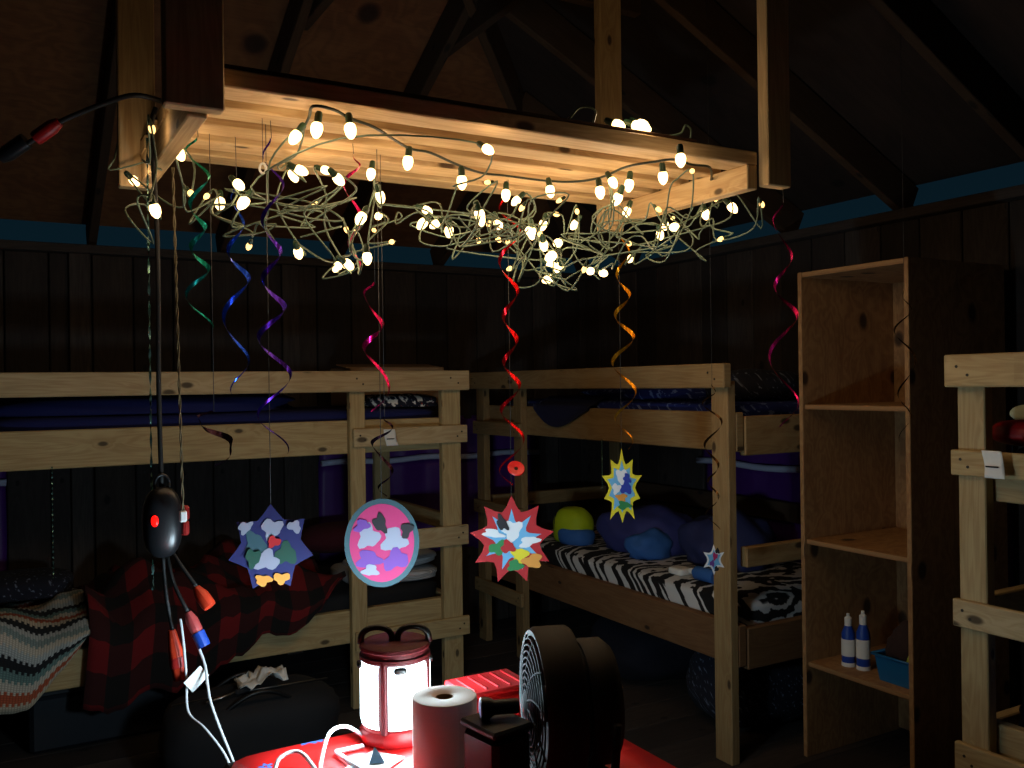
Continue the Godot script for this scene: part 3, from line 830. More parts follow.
# ---------------------------------------------------------------- shelf unit
func build_shelf_unit() -> void:
	var t := thing("shelf_unit", "tall plywood shelf unit between the two right hand bunk beds", "shelf unit", Vector3(2.865, 0, -2.155))
	var w := 0.47    # along z
	var d := 0.53    # along x, open side at -x
	var tall := 1.80
	for s in [-1.0, 1.0]:
		part(t, "side_panel", board(Vector3(d, tall, 0.018), 0.002), M.ply[0], Vector3(0, tall / 2, s * (w / 2 - 0.009)))
	part(t, "back_panel", board(Vector3(0.012, tall - 0.02, w - 0.036), 0.002), M.ply[1], Vector3(d / 2 - 0.008, tall / 2, 0))
	part(t, "top_panel", board(Vector3(d - 0.004, 0.018, w - 0.038), 0.002), M.ply[0], Vector3(0, tall - 0.010, 0))
	for h in [1.30, 0.80, 0.345]:
		part(t, "shelf", board(Vector3(d - 0.03, 0.018, w - 0.038), 0.002), M.ply[0], Vector3(-0.005, h, 0))
	# what stands on the low shelf
	for s in [[Vector3(2.70, 0.354, -2.262), 0.19, "slim blue bottle with white trim on the low shelf, leftmost"], [Vector3(2.71, 0.354, -2.205), 0.21, "blue and white pump bottle on the low shelf, right of the slim bottle"]]:
		var b := thing("toiletry_bottle", s[2], "bottle", s[0], 0.0, "toiletry bottles on the low shelf")
		var h: float = s[1]
		part(b, "bottle_body", lathe([[0.0, 0.0], [0.021, 0.0], [0.024, 0.006], [0.024, h * 0.62], [0.012, h * 0.78], [0.0, h * 0.78]]), M.blue_plug)
		part(b, "label_band", lathe([[0.0245, h * 0.2], [0.0252, h * 0.2], [0.0252, h * 0.52], [0.0245, h * 0.52]]), M.white)
		part(b, "foot_band", lathe([[0.0, -0.0], [0.0252, 0.0], [0.0252, 0.014], [0.0, 0.014]]), M.white)
		part(b, "cap", lathe([[0.0, h * 0.77], [0.013, h * 0.77], [0.013, h * 0.92], [0.006, h * 0.95], [0.006, h], [0.0, h]]), M.white)
	t = thing("plastic_basket", "blue plastic basket on the low shelf beside the bottles", "basket", Vector3(2.73, 0.354, -2.035))
	var st := start()
	for k in 4:   # four walls that lean outwards
		var turn := Basis(Vector3.UP, k * PI / 2)
		var hw := [0.07, 0.062][k % 2] as float
		var hd := [0.062, 0.07][k % 2] as float
		var a := turn * Vector3(-hw, 0, hd)
		var b := turn * Vector3(hw, 0, hd)
		var up := Vector3(0, 0.09, 0)
		var out := turn * Vector3(0, 0, 1)
		var e := turn * Vector3(1, 0, 0)
		quad(st, a, b, b + up + out * 0.012 + e * 0.012, a + up + out * 0.012 - e * 0.012, out)
		quad(st, a - out * 0.003, b - out * 0.003, b + up + out * 0.009 + e * 0.012, a + up + out * 0.009 - e * 0.012, -out)
	box_into(st, Vector3(0, 0.002, 0), Vector3(0.13, 0.004, 0.13), 0.001)
	part(t, "basket_wall", done(st), plain(Color8(24, 104, 158), 0.4))
	part(t, "basket_rim", tube([Vector3(-0.084, 0.09, -0.084), Vector3(0.084, 0.09, -0.084), Vector3(0.084, 0.09, 0.084), Vector3(-0.084, 0.09, 0.084), Vector3(-0.084, 0.09, -0.084)], 0.005, 6), plain(Color8(24, 104, 158), 0.4))
	t = thing("cloth_bundle", "dark brown bundle heaped in the blue basket", "bundle", Vector3(2.73, 0.40, -2.035))
	part(t, "bundle_cloth", soft(Vector3(0.13, 0.16, 0.13), 2.3, 0.25, 5.0), plain(Color8(48, 30, 28), 0.9), Vector3(0, 0.075, 0))
	t = thing("toothbrush", "yellow green toothbrush sticking out of the blue basket", "toothbrush", Vector3(2.675, 0.37, -2.0))
	part(t, "handle", tube([Vector3(0, 0, 0), Vector3(-0.01, 0.07, 0.01), Vector3(-0.012, 0.15, 0.045)], 0.005, 8), plain(Color8(190, 200, 60), 0.4))
	part(t, "bristles", board(Vector3(0.012, 0.01, 0.022), 0.002), M.white, Vector3(-0.020, 0.148, 0.045))

# ---------------------------------------------------------------- hanging rack
func build_rack() -> void:
	var t := thing("hanging_rack", "slatted pine rack hung from the ceiling, wrapped in string lights", "rack", Vector3(1.12, 2.0, -2.255))
	var at := t.position
	for k in 5:
		var z := -1.8825 - 0.1425 * k
		part(t, "slat", board(Vector3(1.52, 0.038, 0.085), 0.003), M.rack[k % 3], Vector3(1.092, 2.019, z) - at)
	part(t, "rack_panel", board(Vector3(1.30, 0.010, 0.64), 0.002), M.rack_panel, Vector3(0.99, 2.044, -2.1675) - at)
	for x in [0.352, 1.832]:
		part(t, "end_board", board(Vector3(0.038, 0.068, 0.655), 0.003), M.rack[1], Vector3(x, 1.966, -2.1675) - at)
	for h in [[0.285, 0.396, -1.822], [1.855, 1.944, -1.822], [0.282, 0.371, -2.515], [1.792, 1.881, -2.515]]:
		var low := 1.94 if h[2] > -2 else 1.92
		part(t, "hanger", board(Vector3(h[1] - h[0], 2.79 - low, 0.038), 0.003), M.rack[1], Vector3((h[0] + h[1]) / 2, (2.79 + low) / 2, h[2]) - at)

# ---------------------------------------------------------------- string lights
var bulb_mesh: ArrayMesh
var socket_mesh: ArrayMesh

func bulb(parent: Node3D, at: Vector3, hang: Vector3, weak: bool, size := 1.0) -> void:
	var m := part(parent, "bulb", bulb_mesh, M.weak_bulb if weak else M.bulb, at - parent.position)
	var y := -hang.normalized()
	var x := y.cross(Vector3(0.31, 0.2, 0.93)).normalized()
	var k := size * (0.55 if weak else 1.0)
	m.basis = Basis(x, y, x.cross(y)) * Basis.from_scale(Vector3.ONE * k)
	var s := part(m, "socket", socket_mesh, M.socket)
	var l := OmniLight3D.new()
	l.name = "bulb_glow"
	l.light_color = Color(1.0, 0.87, 0.73)
	l.light_energy = BULB_ENERGY * (0.3 if weak else 1.0)
	l.light_size = 0.01
	l.omni_range = 12.0
	l.omni_attenuation = 2.0
	l.shadow_enabled = true
	m.add_child(l, true)

func string_of_lights(label: String, bulbs: Array, weak: Array, slack: float, cord: Material, seed_: int, lo: float, hi: float) -> void:
	var t := thing("string_lights", label, "string lights", Vector3(bulbs[0][0], bulbs[0][1], bulbs[0][2]), 0.0, "string lights on the rack")
	var r := RandomNumberGenerator.new()
	r.seed = seed_
	var pts := []
	for i in bulbs.size():
		var p := Vector3(bulbs[i][0], bulbs[i][1], bulbs[i][2])
		var hang := Vector3(r.randf_range(-0.9, 0.9), r.randf_range(-1.2, -0.1), r.randf_range(-0.9, 0.9))
		bulb(t, p, hang, weak[i], r.randf_range(0.8, 1.05))
		pts.append(p - hang.normalized() * 0.028 - t.position)
		if i < bulbs.size() - 1:
			var q := Vector3(bulbs[i + 1][0], bulbs[i + 1][1], bulbs[i + 1][2])
			var gap := p.distance_to(q)
			var m := maxi(2, int(gap / 0.07))
			for k in m:
				var f := (k + 1.0) / (m + 1.0)
				var off := Vector3(r.randf_range(-1, 1), r.randf_range(-1.0, 0.8), r.randf_range(-1, 1)) * slack
				var v := p.lerp(q, f) + off + Vector3(0, -0.05 * sin(PI * f) * minf(1.0, gap * 4.0), 0)
				v.y = minf(v.y, 1.985)
				v.z = clampf(v.z, -2.48, -1.79)
				v.x = clampf(v.x, 0.26, 1.99)
				pts.append(v - t.position)
	# the slack end wanders back through the tangle
	var last: Vector3 = pts[-1]
	for k in 26:
		var to := Vector3(r.randf_range(lo, hi), r.randf_range(1.74, 1.94), r.randf_range(-2.45, -1.9)) - t.position
		last = last.lerp(to, 0.55)
		pts.append(last)
	part(t, "cord", tube(smooth_path(pts, 5), 0.0024, 5), cord)

func build_string_lights() -> void:
	bulb_mesh = lathe([[0.0, -0.024], [0.0058, -0.021], [0.0115, -0.012], [0.0134, -0.001], [0.0115, 0.008], [0.0066, 0.013], [0.0, 0.014]], 12)
	socket_mesh = lathe([[0.0066, 0.010], [0.0088, 0.011], [0.0085, 0.030], [0.006, 0.036], [0.0, 0.036]], 10)
	# the dark string that droops across the slats
	var t := thing("string_lights", "dark green string of bulbs drooping across the slats of the rack", "string lights", Vector3(1.1, 1.985, -2.05), 0.0, "string lights on the rack")
	var pts := []
	for w in DROOP_WIRE:
		pts.append(Vector3(w[0], 1.986, w[1]) - t.position)
	part(t, "cord", tube(smooth_path(pts, 5), 0.0034, 6), M.dark_wire)
	for b in TOP_BULBS:
		bulb(t, Vector3(b[0], b[1], b[2]), Vector3(rng.randf_range(-0.2, 0.2), -1, rng.randf_range(-0.2, 0.2)), false, 1.0)
	# three tangled sets in and below the rack, dealt out in turn
	var all := []
	for b in NET_BULBS:
		all.append([b, false])
	for b in FADED_BULBS:
		all.append([b, true])
	all.sort_custom(func(p, q): return p[0][0] < q[0][0])
	var bulbs := [[], [], []]
	var weak := [[], [], []]
	for i in all.size():
		var s := 0 if i < 30 else (1 if i < 57 else 2)
		bulbs[s].append(all[i][0])
		weak[s].append(all[i][1])
	string_of_lights("tangled string of warm bulbs under the left end of the rack", bulbs[0], weak[0], 0.055, M.wire, 41, 0.34, 0.86)
	string_of_lights("dense tangle of warm bulbs under the middle of the rack", bulbs[1], weak[1], 0.06, M.wire, 42, 0.8, 1.4)
	string_of_lights("tangled string of warm bulbs under the right end of the rack", bulbs[2], weak[2], 0.055, M.wire, 43, 1.35, 1.86)
	# the tail that lies on top of the near slat
	t = thing("string_lights", "short string of bulbs lying on top of the rack", "string lights", Vector3(1.4, 2.04, -1.87), 0.0, "string lights on the rack")
	for p in [Vector3(1.397, 2.064, -1.877), Vector3(1.448, 2.064, -1.862), Vector3(1.474, 2.064, -1.868), Vector3(1.46, 2.068, -1.858), Vector3(1.20, 2.064, -2.30), Vector3(1.02, 2.064, -2.40), Vector3(0.84, 2.064, -2.34)]:
		bulb(t, p, Vector3(0.3, -0.25, 0.4), false, 1.0)
	pts = []
	for p in [Vector3(0.82, 2.054, -2.30), Vector3(0.84, 2.054, -2.39), Vector3(1.02, 2.054, -2.47), Vector3(1.2, 2.054, -2.34), Vector3(1.22, 2.054, -2.1), Vector3(1.24, 2.05, -1.90), Vector3(1.27, 2.085, -1.86), Vector3(1.31, 2.08, -1.85), Vector3(1.32, 2.045, -1.87), Vector3(1.40, 2.05, -1.886), Vector3(1.45, 2.056, -1.88), Vector3(1.52, 2.047, -1.87), Vector3(1.59, 2.06, -1.86), Vector3(1.61, 2.085, -1.86), Vector3(1.63, 2.075, -1.86), Vector3(1.64, 2.043, -1.88)]:
		pts.append(p - t.position)
	part(t, "cord", tube(smooth_path(pts, 5), 0.003, 6), M.wire)

# ---------------------------------------------------------------- foil whirls and card cutouts
# a foil ribbon cut as a spiral: hung at x, z from `hook` by a thread, wound between y0 and y1
func whirl(label: String, foil: String, at: Vector3, hook: float, y1: float, radius: float, turns: float, width := 0.012, seed_ := 1) -> Node3D:
	var t := thing("foil_whirl", label, "foil whirl", Vector3(at.x, hook, at.z), 0.0, "foil whirls hung from the rack")
	var r := RandomNumberGenerator.new()
	r.seed = seed_ * 77
	var ph := r.randf() * TAU
	part(t, "thread", tube([Vector3.ZERO, Vector3(0.002, at.y - hook, 0)], 0.0008, 4), M.thread)
	var n := int(turns * 22)
	var left := []
	var right := []
	for i in n + 1:
		var f := float(i) / n
		var a := ph + TAU * turns * 0.88 * f + 0.7 * sin(f * 9.0 + ph)
		var rad := radius * smoothstep(0.0, 0.08, f) * (0.95 + 0.3 * sin(f * 7.0 + ph))
		var c := Vector3(cos(a) * rad, at.y - hook + (y1 - at.y) * f, sin(a) * rad)
		var w := width * (0.25 + 0.75 * sin(PI * clampf(f * 1.05, 0.04, 0.98)))
		var tilt := Vector3(cos(a) * 0.55, 0.8, sin(a) * 0.55).normalized()
		left.append(c + tilt * w * 0.5)
		right.append(c - tilt * w * 0.5)
	var st := start(true)
	for i in n:
		var out: Vector3 = (left[i] + right[i]) * Vector3(1, 0, 1)
		quad(st, left[i], left[i + 1], right[i + 1], right[i], out)
	part(t, "foil_spiral", done(st), M["foil_" + foil])
	return t

func build_whirls() -> void:
	whirl("teal foil spiral hanging at the left end of the rack", "teal", Vector3(0.405, 1.97, -2.13), 2.0, 1.53, 0.024, 4.5, 0.014, 1)
	whirl("bright blue foil spiral hanging left of the purple one", "blue", Vector3(0.506, 1.885, -2.20), 2.0, 1.38, 0.026, 3.5, 0.014, 2)
	whirl("long purple foil spiral hanging above the blue star cutout", "purple", Vector3(0.545, 1.96, -2.03), 2.0, 1.25, 0.030, 5.5, 0.014, 3)
	whirl("short magenta foil spiral among the bulbs", "magenta", Vector3(0.775, 1.975, -2.13), 2.0, 1.68, 0.020, 2.6, 0.013, 4)
	whirl("magenta foil spiral hanging above the pink oval cutout", "magenta", Vector3(0.91, 1.684, -2.345), 2.0, 1.33, 0.032, 2.3, 0.015, 5)
	whirl("long red foil spiral ending above the red burst cutout", "red", Vector3(1.314, 1.97, -2.30), 2.0, 1.10, 0.030, 6.5, 0.016, 6)
	whirl("gold foil spiral above the yellow burst cutout", "gold", Vector3(1.726, 1.92, -2.30), 2.0, 1.19, 0.030, 5.5, 0.014, 7)
	whirl("pink foil spiral hanging at the right end of the rack", "pink", Vector3(1.93, 1.90, -1.822), 1.94, 1.27, 0.034, 3.5, 0.013, 8)
	whirl("bronze foil spiral hanging before the post of the zebra bed", "bronze", Vector3(2.09, 1.39, -2.30), 2.70, 0.90, 0.026, 4.5, 0.011, 9)
	whirl("dark plum foil spiral just above the pink oval cutout", "plum", Vector3(0.875, 1.32, -2.2), 2.0, 1.11, 0.026, 2.2, 0.012, 10)
	whirl("dark plum foil curl hanging before the left guard board", "plum", Vector3(0.446, 1.345, -2.2), 2.0, 1.22, 0.040, 1.1, 0.015, 11)
	whirl("copper foil spiral hanging before the tall shelf unit", "bronze", Vector3(2.5, 1.68, -1.862), 2.5, 1.2, 0.026, 3.2, 0.009, 12)
	# thin glittering strands
	for s in [[Vector3(0.322, 1.52, -2.3), 2.0, 0.60, "thin silver green tinsel strand hanging beside the power cord"], [Vector3(2.341, 1.12, -3.29), 1.15, 0.20, "thin silver green tinsel strand hanging behind the yellow cutout"], [Vector3(0.181, 1.10, -3.772), 1.115, 0.40, "thin silver green tinsel strand hanging at the left by the plank wall"]]:
		var t := thing("tinsel_strand", s[3], "tinsel", Vector3(s[0].x, s[1], s[0].z), 0.0, "tinsel strands")
		var st := start(true)
		var n := 60
		var drop: float = s[1] - s[0].y + s[2]
		for i in n:
			var a0 := i * 1.1
			var a1 := (i + 1) * 1.1
			var y0 := -drop * i / n
			var y1 := -drop * (i + 1) / n
			var w := 0.0032
			quad(st, Vector3(cos(a0) * w, y0, sin(a0) * w), Vector3(cos(a1) * w, y1, sin(a1) * w), Vector3(-cos(a1) * w, y1, -sin(a1) * w), Vector3(-cos(a0) * w, y0, -sin(a0) * w), Vector3(sin(a0), 0, cos(a0)))
		part(t, "tinsel_foil", done(st), M.foil_silver_green)
	var ring := thing("plastic_ring", "tiny white ring on a thread below the slats", "ring", Vector3(0.524, 2.0, -2.02))
	part(ring, "thread", tube([Vector3.ZERO, Vector3(0, -0.10, 0)], 0.0007, 4), M.thread)
	part(ring, "ring_loop", tube(ring_points(0.007, 0.011, 18), 0.0028, 6), M.white, Vector3(0, -0.112, 0))
	# printed card cutouts: a coloured edge, a panel and loose patches of print
	cutout("oval_cutout", "pink oval card cutout with a teal edge before the ladder", Vector3(0.846, 1.002, -2.15), 2.0, 0.35, ellipse(0.094, 0.112, 48), M.print_teal, ellipse(0.081, 0.099, 48), M.print_pink,
		[[blob(0.026, 0.03, -0.034, 0.018), M.print_grey], [blob(0.03, 0.03, 0.03, 0.006), M.print_grey], [blob(0.030, 0.022, -0.034, -0.04), M.print_violet], [blob(0.032, 0.024, 0.034, -0.044, 0.4), M.print_violet], [blob(0.02, 0.014, -0.03, -0.068), M.print_grey], [blob(0.016, 0.024, -0.004, 0.05, 0.3), M.print_black], [blob(0.02, 0.014, -0.05, 0.046, 0.5), M.print_violet], [blob(0.014, 0.02, 0.062, 0.03, -0.3), M.print_black]])
	cutout("burst_cutout", "red burst card cutout with pointed rays, left of the zebra bed", Vector3(1.31, 0.943, -2.30), 2.0, 0.5, burst(0.125, 0.130, 9, 0.66), M.print_red, burst(0.088, 0.092, 9, 0.55), M.print_sky,
		[[blob(0.028, 0.030, 0.0, 0.028), M.print_white], [blob(0.026, 0.018, -0.042, -0.022, 0.4), M.print_green], [blob(0.03, 0.014, 0.05, -0.006, 0.3), M.print_white], [blob(0.024, 0.022, 0.022, -0.045), M.print_yellow], [blob(0.028, 0.02, 0.06, -0.062, 0.2), M.print_orange], [blob(0.02, 0.018, -0.012, -0.02), M.print_red], [blob(0.03, 0.012, -0.055, 0.02, -0.2), M.print_white], [blob(0.014, 0.024, -0.028, 0.05, 0.5), M.print_black], [blob(0.022, 0.016, 0.008, -0.075), M.print_green]])
	cutout("burst_cutout", "yellow burst card cutout hanging over the zebra bed", Vector3(1.712, 1.068, -2.30), 2.0, 0.55, burst(0.066, 0.124, 10, 0.62, 0.1), M.print_yellow, burst(0.048, 0.088, 10, 0.66, 0.1), M.print_sky,
		[[blob(0.017, 0.024, 0.0, 0.036), M.print_white], [blob(0.018, 0.020, 0.012, 0.0), M.print_blue], [blob(0.013, 0.016, -0.018, -0.002), M.print_white], [blob(0.017, 0.012, -0.002, -0.030), M.print_orange], [blob(0.02, 0.013, 0.006, -0.055), M.print_green], [blob(0.010, 0.016, 0.016, 0.03, 0.4), M.print_blue]])
	cutout("burst_cutout", "dark blue star cutout with green and white print at the left", Vector3(0.542, 1.034, -2.06), 2.0, 0.25, burst(0.096, 0.100, 7, 0.70), M.print_navy, burst(0.07, 0.074, 7, 0.72), M.print_navy,
		[[blob(0.022, 0.03, -0.036, 0.008), M.print_teal], [blob(0.024, 0.024, 0.032, -0.016), M.print_leaf], [blob(0.022, 0.022, 0.002, 0.044), M.print_grey], [blob(0.026, 0.022, -0.010, -0.028), M.print_grey], [blob(0.018, 0.012, -0.018, -0.072), M.print_orange], [blob(0.018, 0.012, 0.022, -0.07), M.print_orange], [blob(0.016, 0.012, -0.056, 0.05, 0.6), M.print_grey], [blob(0.016, 0.012, 0.052, 0.046, -0.6), M.print_grey], [blob(0.014, 0.012, 0.006, 0.014), M.print_red], [blob(0.016, 0.02, -0.04, -0.02), M.print_leaf]])
	cutout("burst_cutout", "small pale star cutout hanging before the post of the zebra bed", Vector3(2.09, 0.800, -2.30), 0.90, 0.6, burst(0.040, 0.052, 6, 0.55), M.print_white, burst(0.026, 0.036, 6, 0.6), M.print_sky,
		[[blob(0.008, 0.012, 0.004, 0.012), M.print_pink], [blob(0.008, 0.01, -0.006, -0.012), M.print_violet], [blob(0.007, 0.008, 0.008, -0.03), M.print_black], [blob(0.007, 0.009, 0.012, 0.03), M.print_black]])
	var disc := thing("red_disc", "small red foil disc on the thread above the red burst", "disc", Vector3(1.31, 1.155, -2.27))
	part(disc, "disc_foil", lathe([[0.006, 0.0], [0.024, 0.003], [0.026, 0.0], [0.024, -0.001], [0.006, -0.002], [0.006, 0.0]], 20), plain(Color8(230, 20, 24), 0.4), Vector3.ZERO, Vector3(0.9, 0, 0.2))

func cutout(called: String, label: String, at: Vector3, hook: float, yaw: float, edge: PackedVector2Array, edge_mat: Material, panel: PackedVector2Array, panel_mat: Material, patches: Array) -> void:
	var t := thing(called, label, "cutout", at, -yaw, "printed card cutouts")
	part(t, "thread", tube([Vector3(0, hook - at.y, 0), Vector3(0, 0.03, 0)], 0.0008, 4), M.thread, Vector3(0, 0, -0.0035))
	part(t, "card_edge", plate(edge, -0.0015, 0.0), edge_mat)
	var p := part(t, "printed_panel", plate(panel, 0.0, 0.0006), panel_mat)
	var z := 0.0006
	for q in patches:
		part(p, "print_patch", plate(q[0], z - 0.0002, z + 0.0004), q[1])
		z += 0.0004

# ---------------------------------------------------------------- table and what stands on it
const TABLE := 0.67

func build_table() -> void:
	var x0 := 0.375
	var x1 := 1.115
	var z0 := -1.825
	var z1 := -1.065
	var mid := Vector3((x0 + x1) / 2, 0, (z0 + z1) / 2)
	var t := thing("folding_table", "square folding table under the red tablecloth", "table", mid)
	part(t, "table_top", board(Vector3(x1 - x0 - 0.01, 0.028, z1 - z0 - 0.01), 0.006), M.charcoal, Vector3(0, TABLE - 0.018, 0))
	for sx in [-1.0, 1.0]:
		for sz in [-1.0, 1.0]:
			part(t, "leg", tube([Vector3(sx * 0.31, TABLE - 0.03, sz * 0.32), Vector3(sx * 0.35, 0.0, sz * 0.35)], 0.012, 10), M.steel)
	# cloth: rings from the middle out over the edge and down
	t = thing("tablecloth", "red party tablecloth with bright coloured print on the table", "tablecloth", mid + Vector3(0, TABLE, 0))
	var st := start(true)
	var n := 120
	var rings := []
	for k in 15:
		var ring := []
		for i in n + 1:
			var a := TAU * i / n
			var d := Vector2(cos(a), sin(a))
			var sq := pow(pow(absf(d.x), 14.0) + pow(absf(d.y), 14.0), -1.0 / 14.0)
			var e := Vector2(d.x * (x1 - x0) / 2, d.y * (z1 - z0) / 2) * sq
			var y := 0.003
			var p := e
			if k <= 6:
				p = e * (k / 6.0) * 0.985
				y = 0.003 if k < 6 else 0.001
			else:
				var f := (k - 6) / 8.0
				p = e * (1.0 + 0.006) + d * (0.010 + 0.022 * f * (0.5 + 0.5 * sin(a * 14.0 + 2.0 * sin(a * 3.0))))
				y = -0.008 - 0.17 * f - 0.012 * f * sin(a * 9.0)
			ring.append(Vector3(p.x, y, p.y))
		rings.append(ring)
	for k in rings.size() - 1:
		for i in n:
			var q := [rings[k][i], rings[k][i + 1], rings[k + 1][i + 1], rings[k + 1][i]]
			var u := []
			for v in q:
				u.append(Vector2(v.x, v.z) + Vector2(v.x, v.z).normalized() * maxf(0.0, -v.y) + Vector2(0.5, 0.5))
			var out: Vector3 = Vector3.UP if k < 6 else q[0] * Vector3(1, 0, 1)
			quad(st, q[0], q[1], q[2], q[3], out, u[0], u[1], u[2], u[3])
			if k >= 6:
				var inn: Vector3 = -out.normalized() * 0.0015
				quad(st, q[0] + inn, q[1] + inn, q[2] + inn, q[3] + inn, -out)
	part(t, "cloth_sheet", done(st), M.tablecloth)

func build_lantern() -> void:
	var at := Vector3(0.713, TABLE + 0.004, -1.748)
	var t := thing("camping_lantern", "red camping lantern with four bright white panels on the table", "lantern", at, 0.0)
	var turn := 0.0
	# which way the camera lies, so that a strip shows left of the middle
	turn = atan2(-at.x, -at.z)
	var body := t
	body.rotation.y = turn - deg_to_rad(20.0)
	body.scale = Vector3(1.06, 0.95, 1.06)
	part(body, "base", lathe([[0.0, 0.0], [0.066, 0.0], [0.070, 0.006], [0.070, 0.022], [0.064, 0.030], [0.0, 0.030]], 32), M.red_plastic)
	part(body, "core", lathe([[0.0, 0.028], [0.052, 0.028], [0.052, 0.176], [0.0, 0.176]], 24), M.dark_red)
	part(body, "head", lathe([[0.0, 0.172], [0.064, 0.172], [0.069, 0.176], [0.069, 0.184], [0.066, 0.187], [0.066, 0.195], [0.069, 0.198], [0.068, 0.205], [0.062, 0.209], [0.030, 0.209], [0.0, 0.209]], 32), M.dark_red)
	for k in 4:
		var a := k * PI / 2 + PI / 4
		# the lit lens: a curved rounded pane
		var outline := [[0.058, 0.034], [0.066, 0.038], [0.0685, 0.050], [0.0685, 0.158], [0.066, 0.170], [0.058, 0.174]]
		part(body, "light_panel", lathe(outline, 10, true, a - deg_to_rad(37), a + deg_to_rad(37)), M.panel_light)
		part(body, "panel_clip", soft(Vector3(0.024, 0.014, 0.01), 3.0), M.black, Vector3(sin(a - 0.3), 0, cos(a - 0.3)) * 0.069 + Vector3(0, 0.164, 0), Vector3(0, a - 0.3, 0))
		part(body, "strut", board(Vector3(0.012, 0.15, 0.010), 0.002), M.dark_red, Vector3(sin(a + PI / 4), 0, cos(a + PI / 4)) * 0.064 + Vector3(0, 0.103, 0), Vector3(0, a + PI / 4, 0))
		var l := AreaLight3D.new()
		l.name = "panel_glow"
		l.area_size = Vector2(0.07, 0.13)
		l.light_color = Color(0.82, 0.94, 1.0)
		l.light_energy = LANTERN_ENERGY
		l.area_range = 12.0
		l.area_attenuation = 2.0
		l.shadow_enabled = true
		body.add_child(l, true)
		l.position = Vector3(sin(a), 0, cos(a)) * 0.0725 + Vector3(0, 0.104, 0)
		l.rotation.y = a + PI
	# carrying loop
	for s in [-1.0, 1.0]:
		var pts := []
		for i in 17:
			var f := i / 16.0
			pts.append(Vector3(lerpf(0.005, 0.066, 0.5 - 0.5 * cos(PI * f)) * s, 0.204 + 0.034 * pow(sin(PI * f), 0.6), 0.0))
		part(body, "handle", tube(pts, 0.0065, 8), M.black, Vector3.ZERO, Vector3(0, 0.3, 0))

func build_fan() -> void:
	var centre := Vector3(0.908, 0.812, -1.40)
	var t := thing("desk_fan", "black round desk fan on the table beside the paper towels", "fan", Vector3(centre.x, TABLE + 0.004, centre.z))
	var axis := Vector3(-0.94, 0.0, -0.34).normalized()
	var y := axis
	var x := Vector3.UP.cross(y).normalized()
	var frame := Transform3D(Basis(x, y, x.cross(y)), centre - t.position)
	var add := func(called: String, m: Mesh, mat: Material) -> MeshInstance3D:
		var o := part(t, called, m, mat)
		o.transform = frame
		return o
	# front shroud, then the narrower rear one
	add.call("front_shroud", lathe([[0.122, 0.060], [0.132, 0.062], [0.138, 0.052], [0.138, -0.004], [0.134, -0.010], [0.128, -0.004], [0.128, 0.050], [0.122, 0.060]], 56), M.matt_black)
	add.call("rear_shroud", lathe([[0.09, -0.026], [0.108, -0.025], [0.112, -0.032], [0.112, -0.068], [0.10, -0.082], [0.05, -0.092], [0.0, -0.094]], 56), M.matt_black)
	add.call("shroud_spacer", lathe([[0.098, 0.0], [0.102, 0.0], [0.102, -0.032], [0.098, -0.032], [0.098, 0.0]], 40), M.grille_black)
	var grille := start(true)
	for k in 9:
		var r := 0.026 + k * 0.0115
		var pts := []
		for i in 41:
			pts.append(Vector3(r * cos(TAU * i / 40), 0.062 + 0.014 * (1.0 - pow(r / 0.13, 2.0)), r * sin(TAU * i / 40)))
		tube_into(grille, pts, 0.0017, 5)
	for k in 10:
		var a := TAU * k / 10
		var pts := []
		for i in 9:
			var r := 0.022 + 0.104 * i / 8.0
			var aa := a + 0.5 * i / 8.0
			pts.append(Vector3(r * cos(aa), 0.062 + 0.014 * (1.0 - pow(r / 0.13, 2.0)), r * sin(aa)))
		tube_into(grille, pts, 0.0022, 5)
	add.call("grille", done(grille), M.grille_black)
	add.call("hub_cap", lathe([[0.0, 0.082], [0.018, 0.081], [0.025, 0.075], [0.025, 0.066], [0.0, 0.066]], 24), M.grille_black)
	add.call("motor", lathe([[0.0, 0.05], [0.03, 0.046], [0.034, 0.03], [0.034, -0.06], [0.0, -0.06]], 24), M.grille_black)
	for k in 4:
		var st := start(true)
		for s in 2:
			for i in 8:
				for j in 4:
					var q := []
					for c in [[0, 0], [1, 0], [1, 1], [0, 1]]:
						var r: float = 0.030 + 0.078 * (i + c[0]) / 8.0
						var w: float = ((j + c[1]) / 4.0 - 0.5) * (0.5 + 0.5 * (i + c[0]) / 8.0)
						q.append(Vector3(r * cos(w), 0.028 + w * 0.03 + 0.002 * s, r * sin(w)))
					quad(st, q[0], q[1], q[2], q[3], Vector3(0, 1 if s == 1 else -1, 0))
		var b: MeshInstance3D = add.call("blade", done(st), M.grille_black)
		b.transform = frame * Transform3D(Basis(Vector3.UP, k * PI / 2), Vector3.ZERO)
	part(t, "stand", soft(Vector3(0.12, 0.03, 0.20), 4.0), M.matt_black, Vector3(0, 0.014, 0))
	for s in [-1.0, 1.0]:
		part(t, "bracket", tube([Vector3(0, 0.01, s * 0.09), Vector3(0.006, 0.05, s * 0.14), Vector3(0.01, 0.14, s * 0.145)], 0.008, 8), M.matt_black)

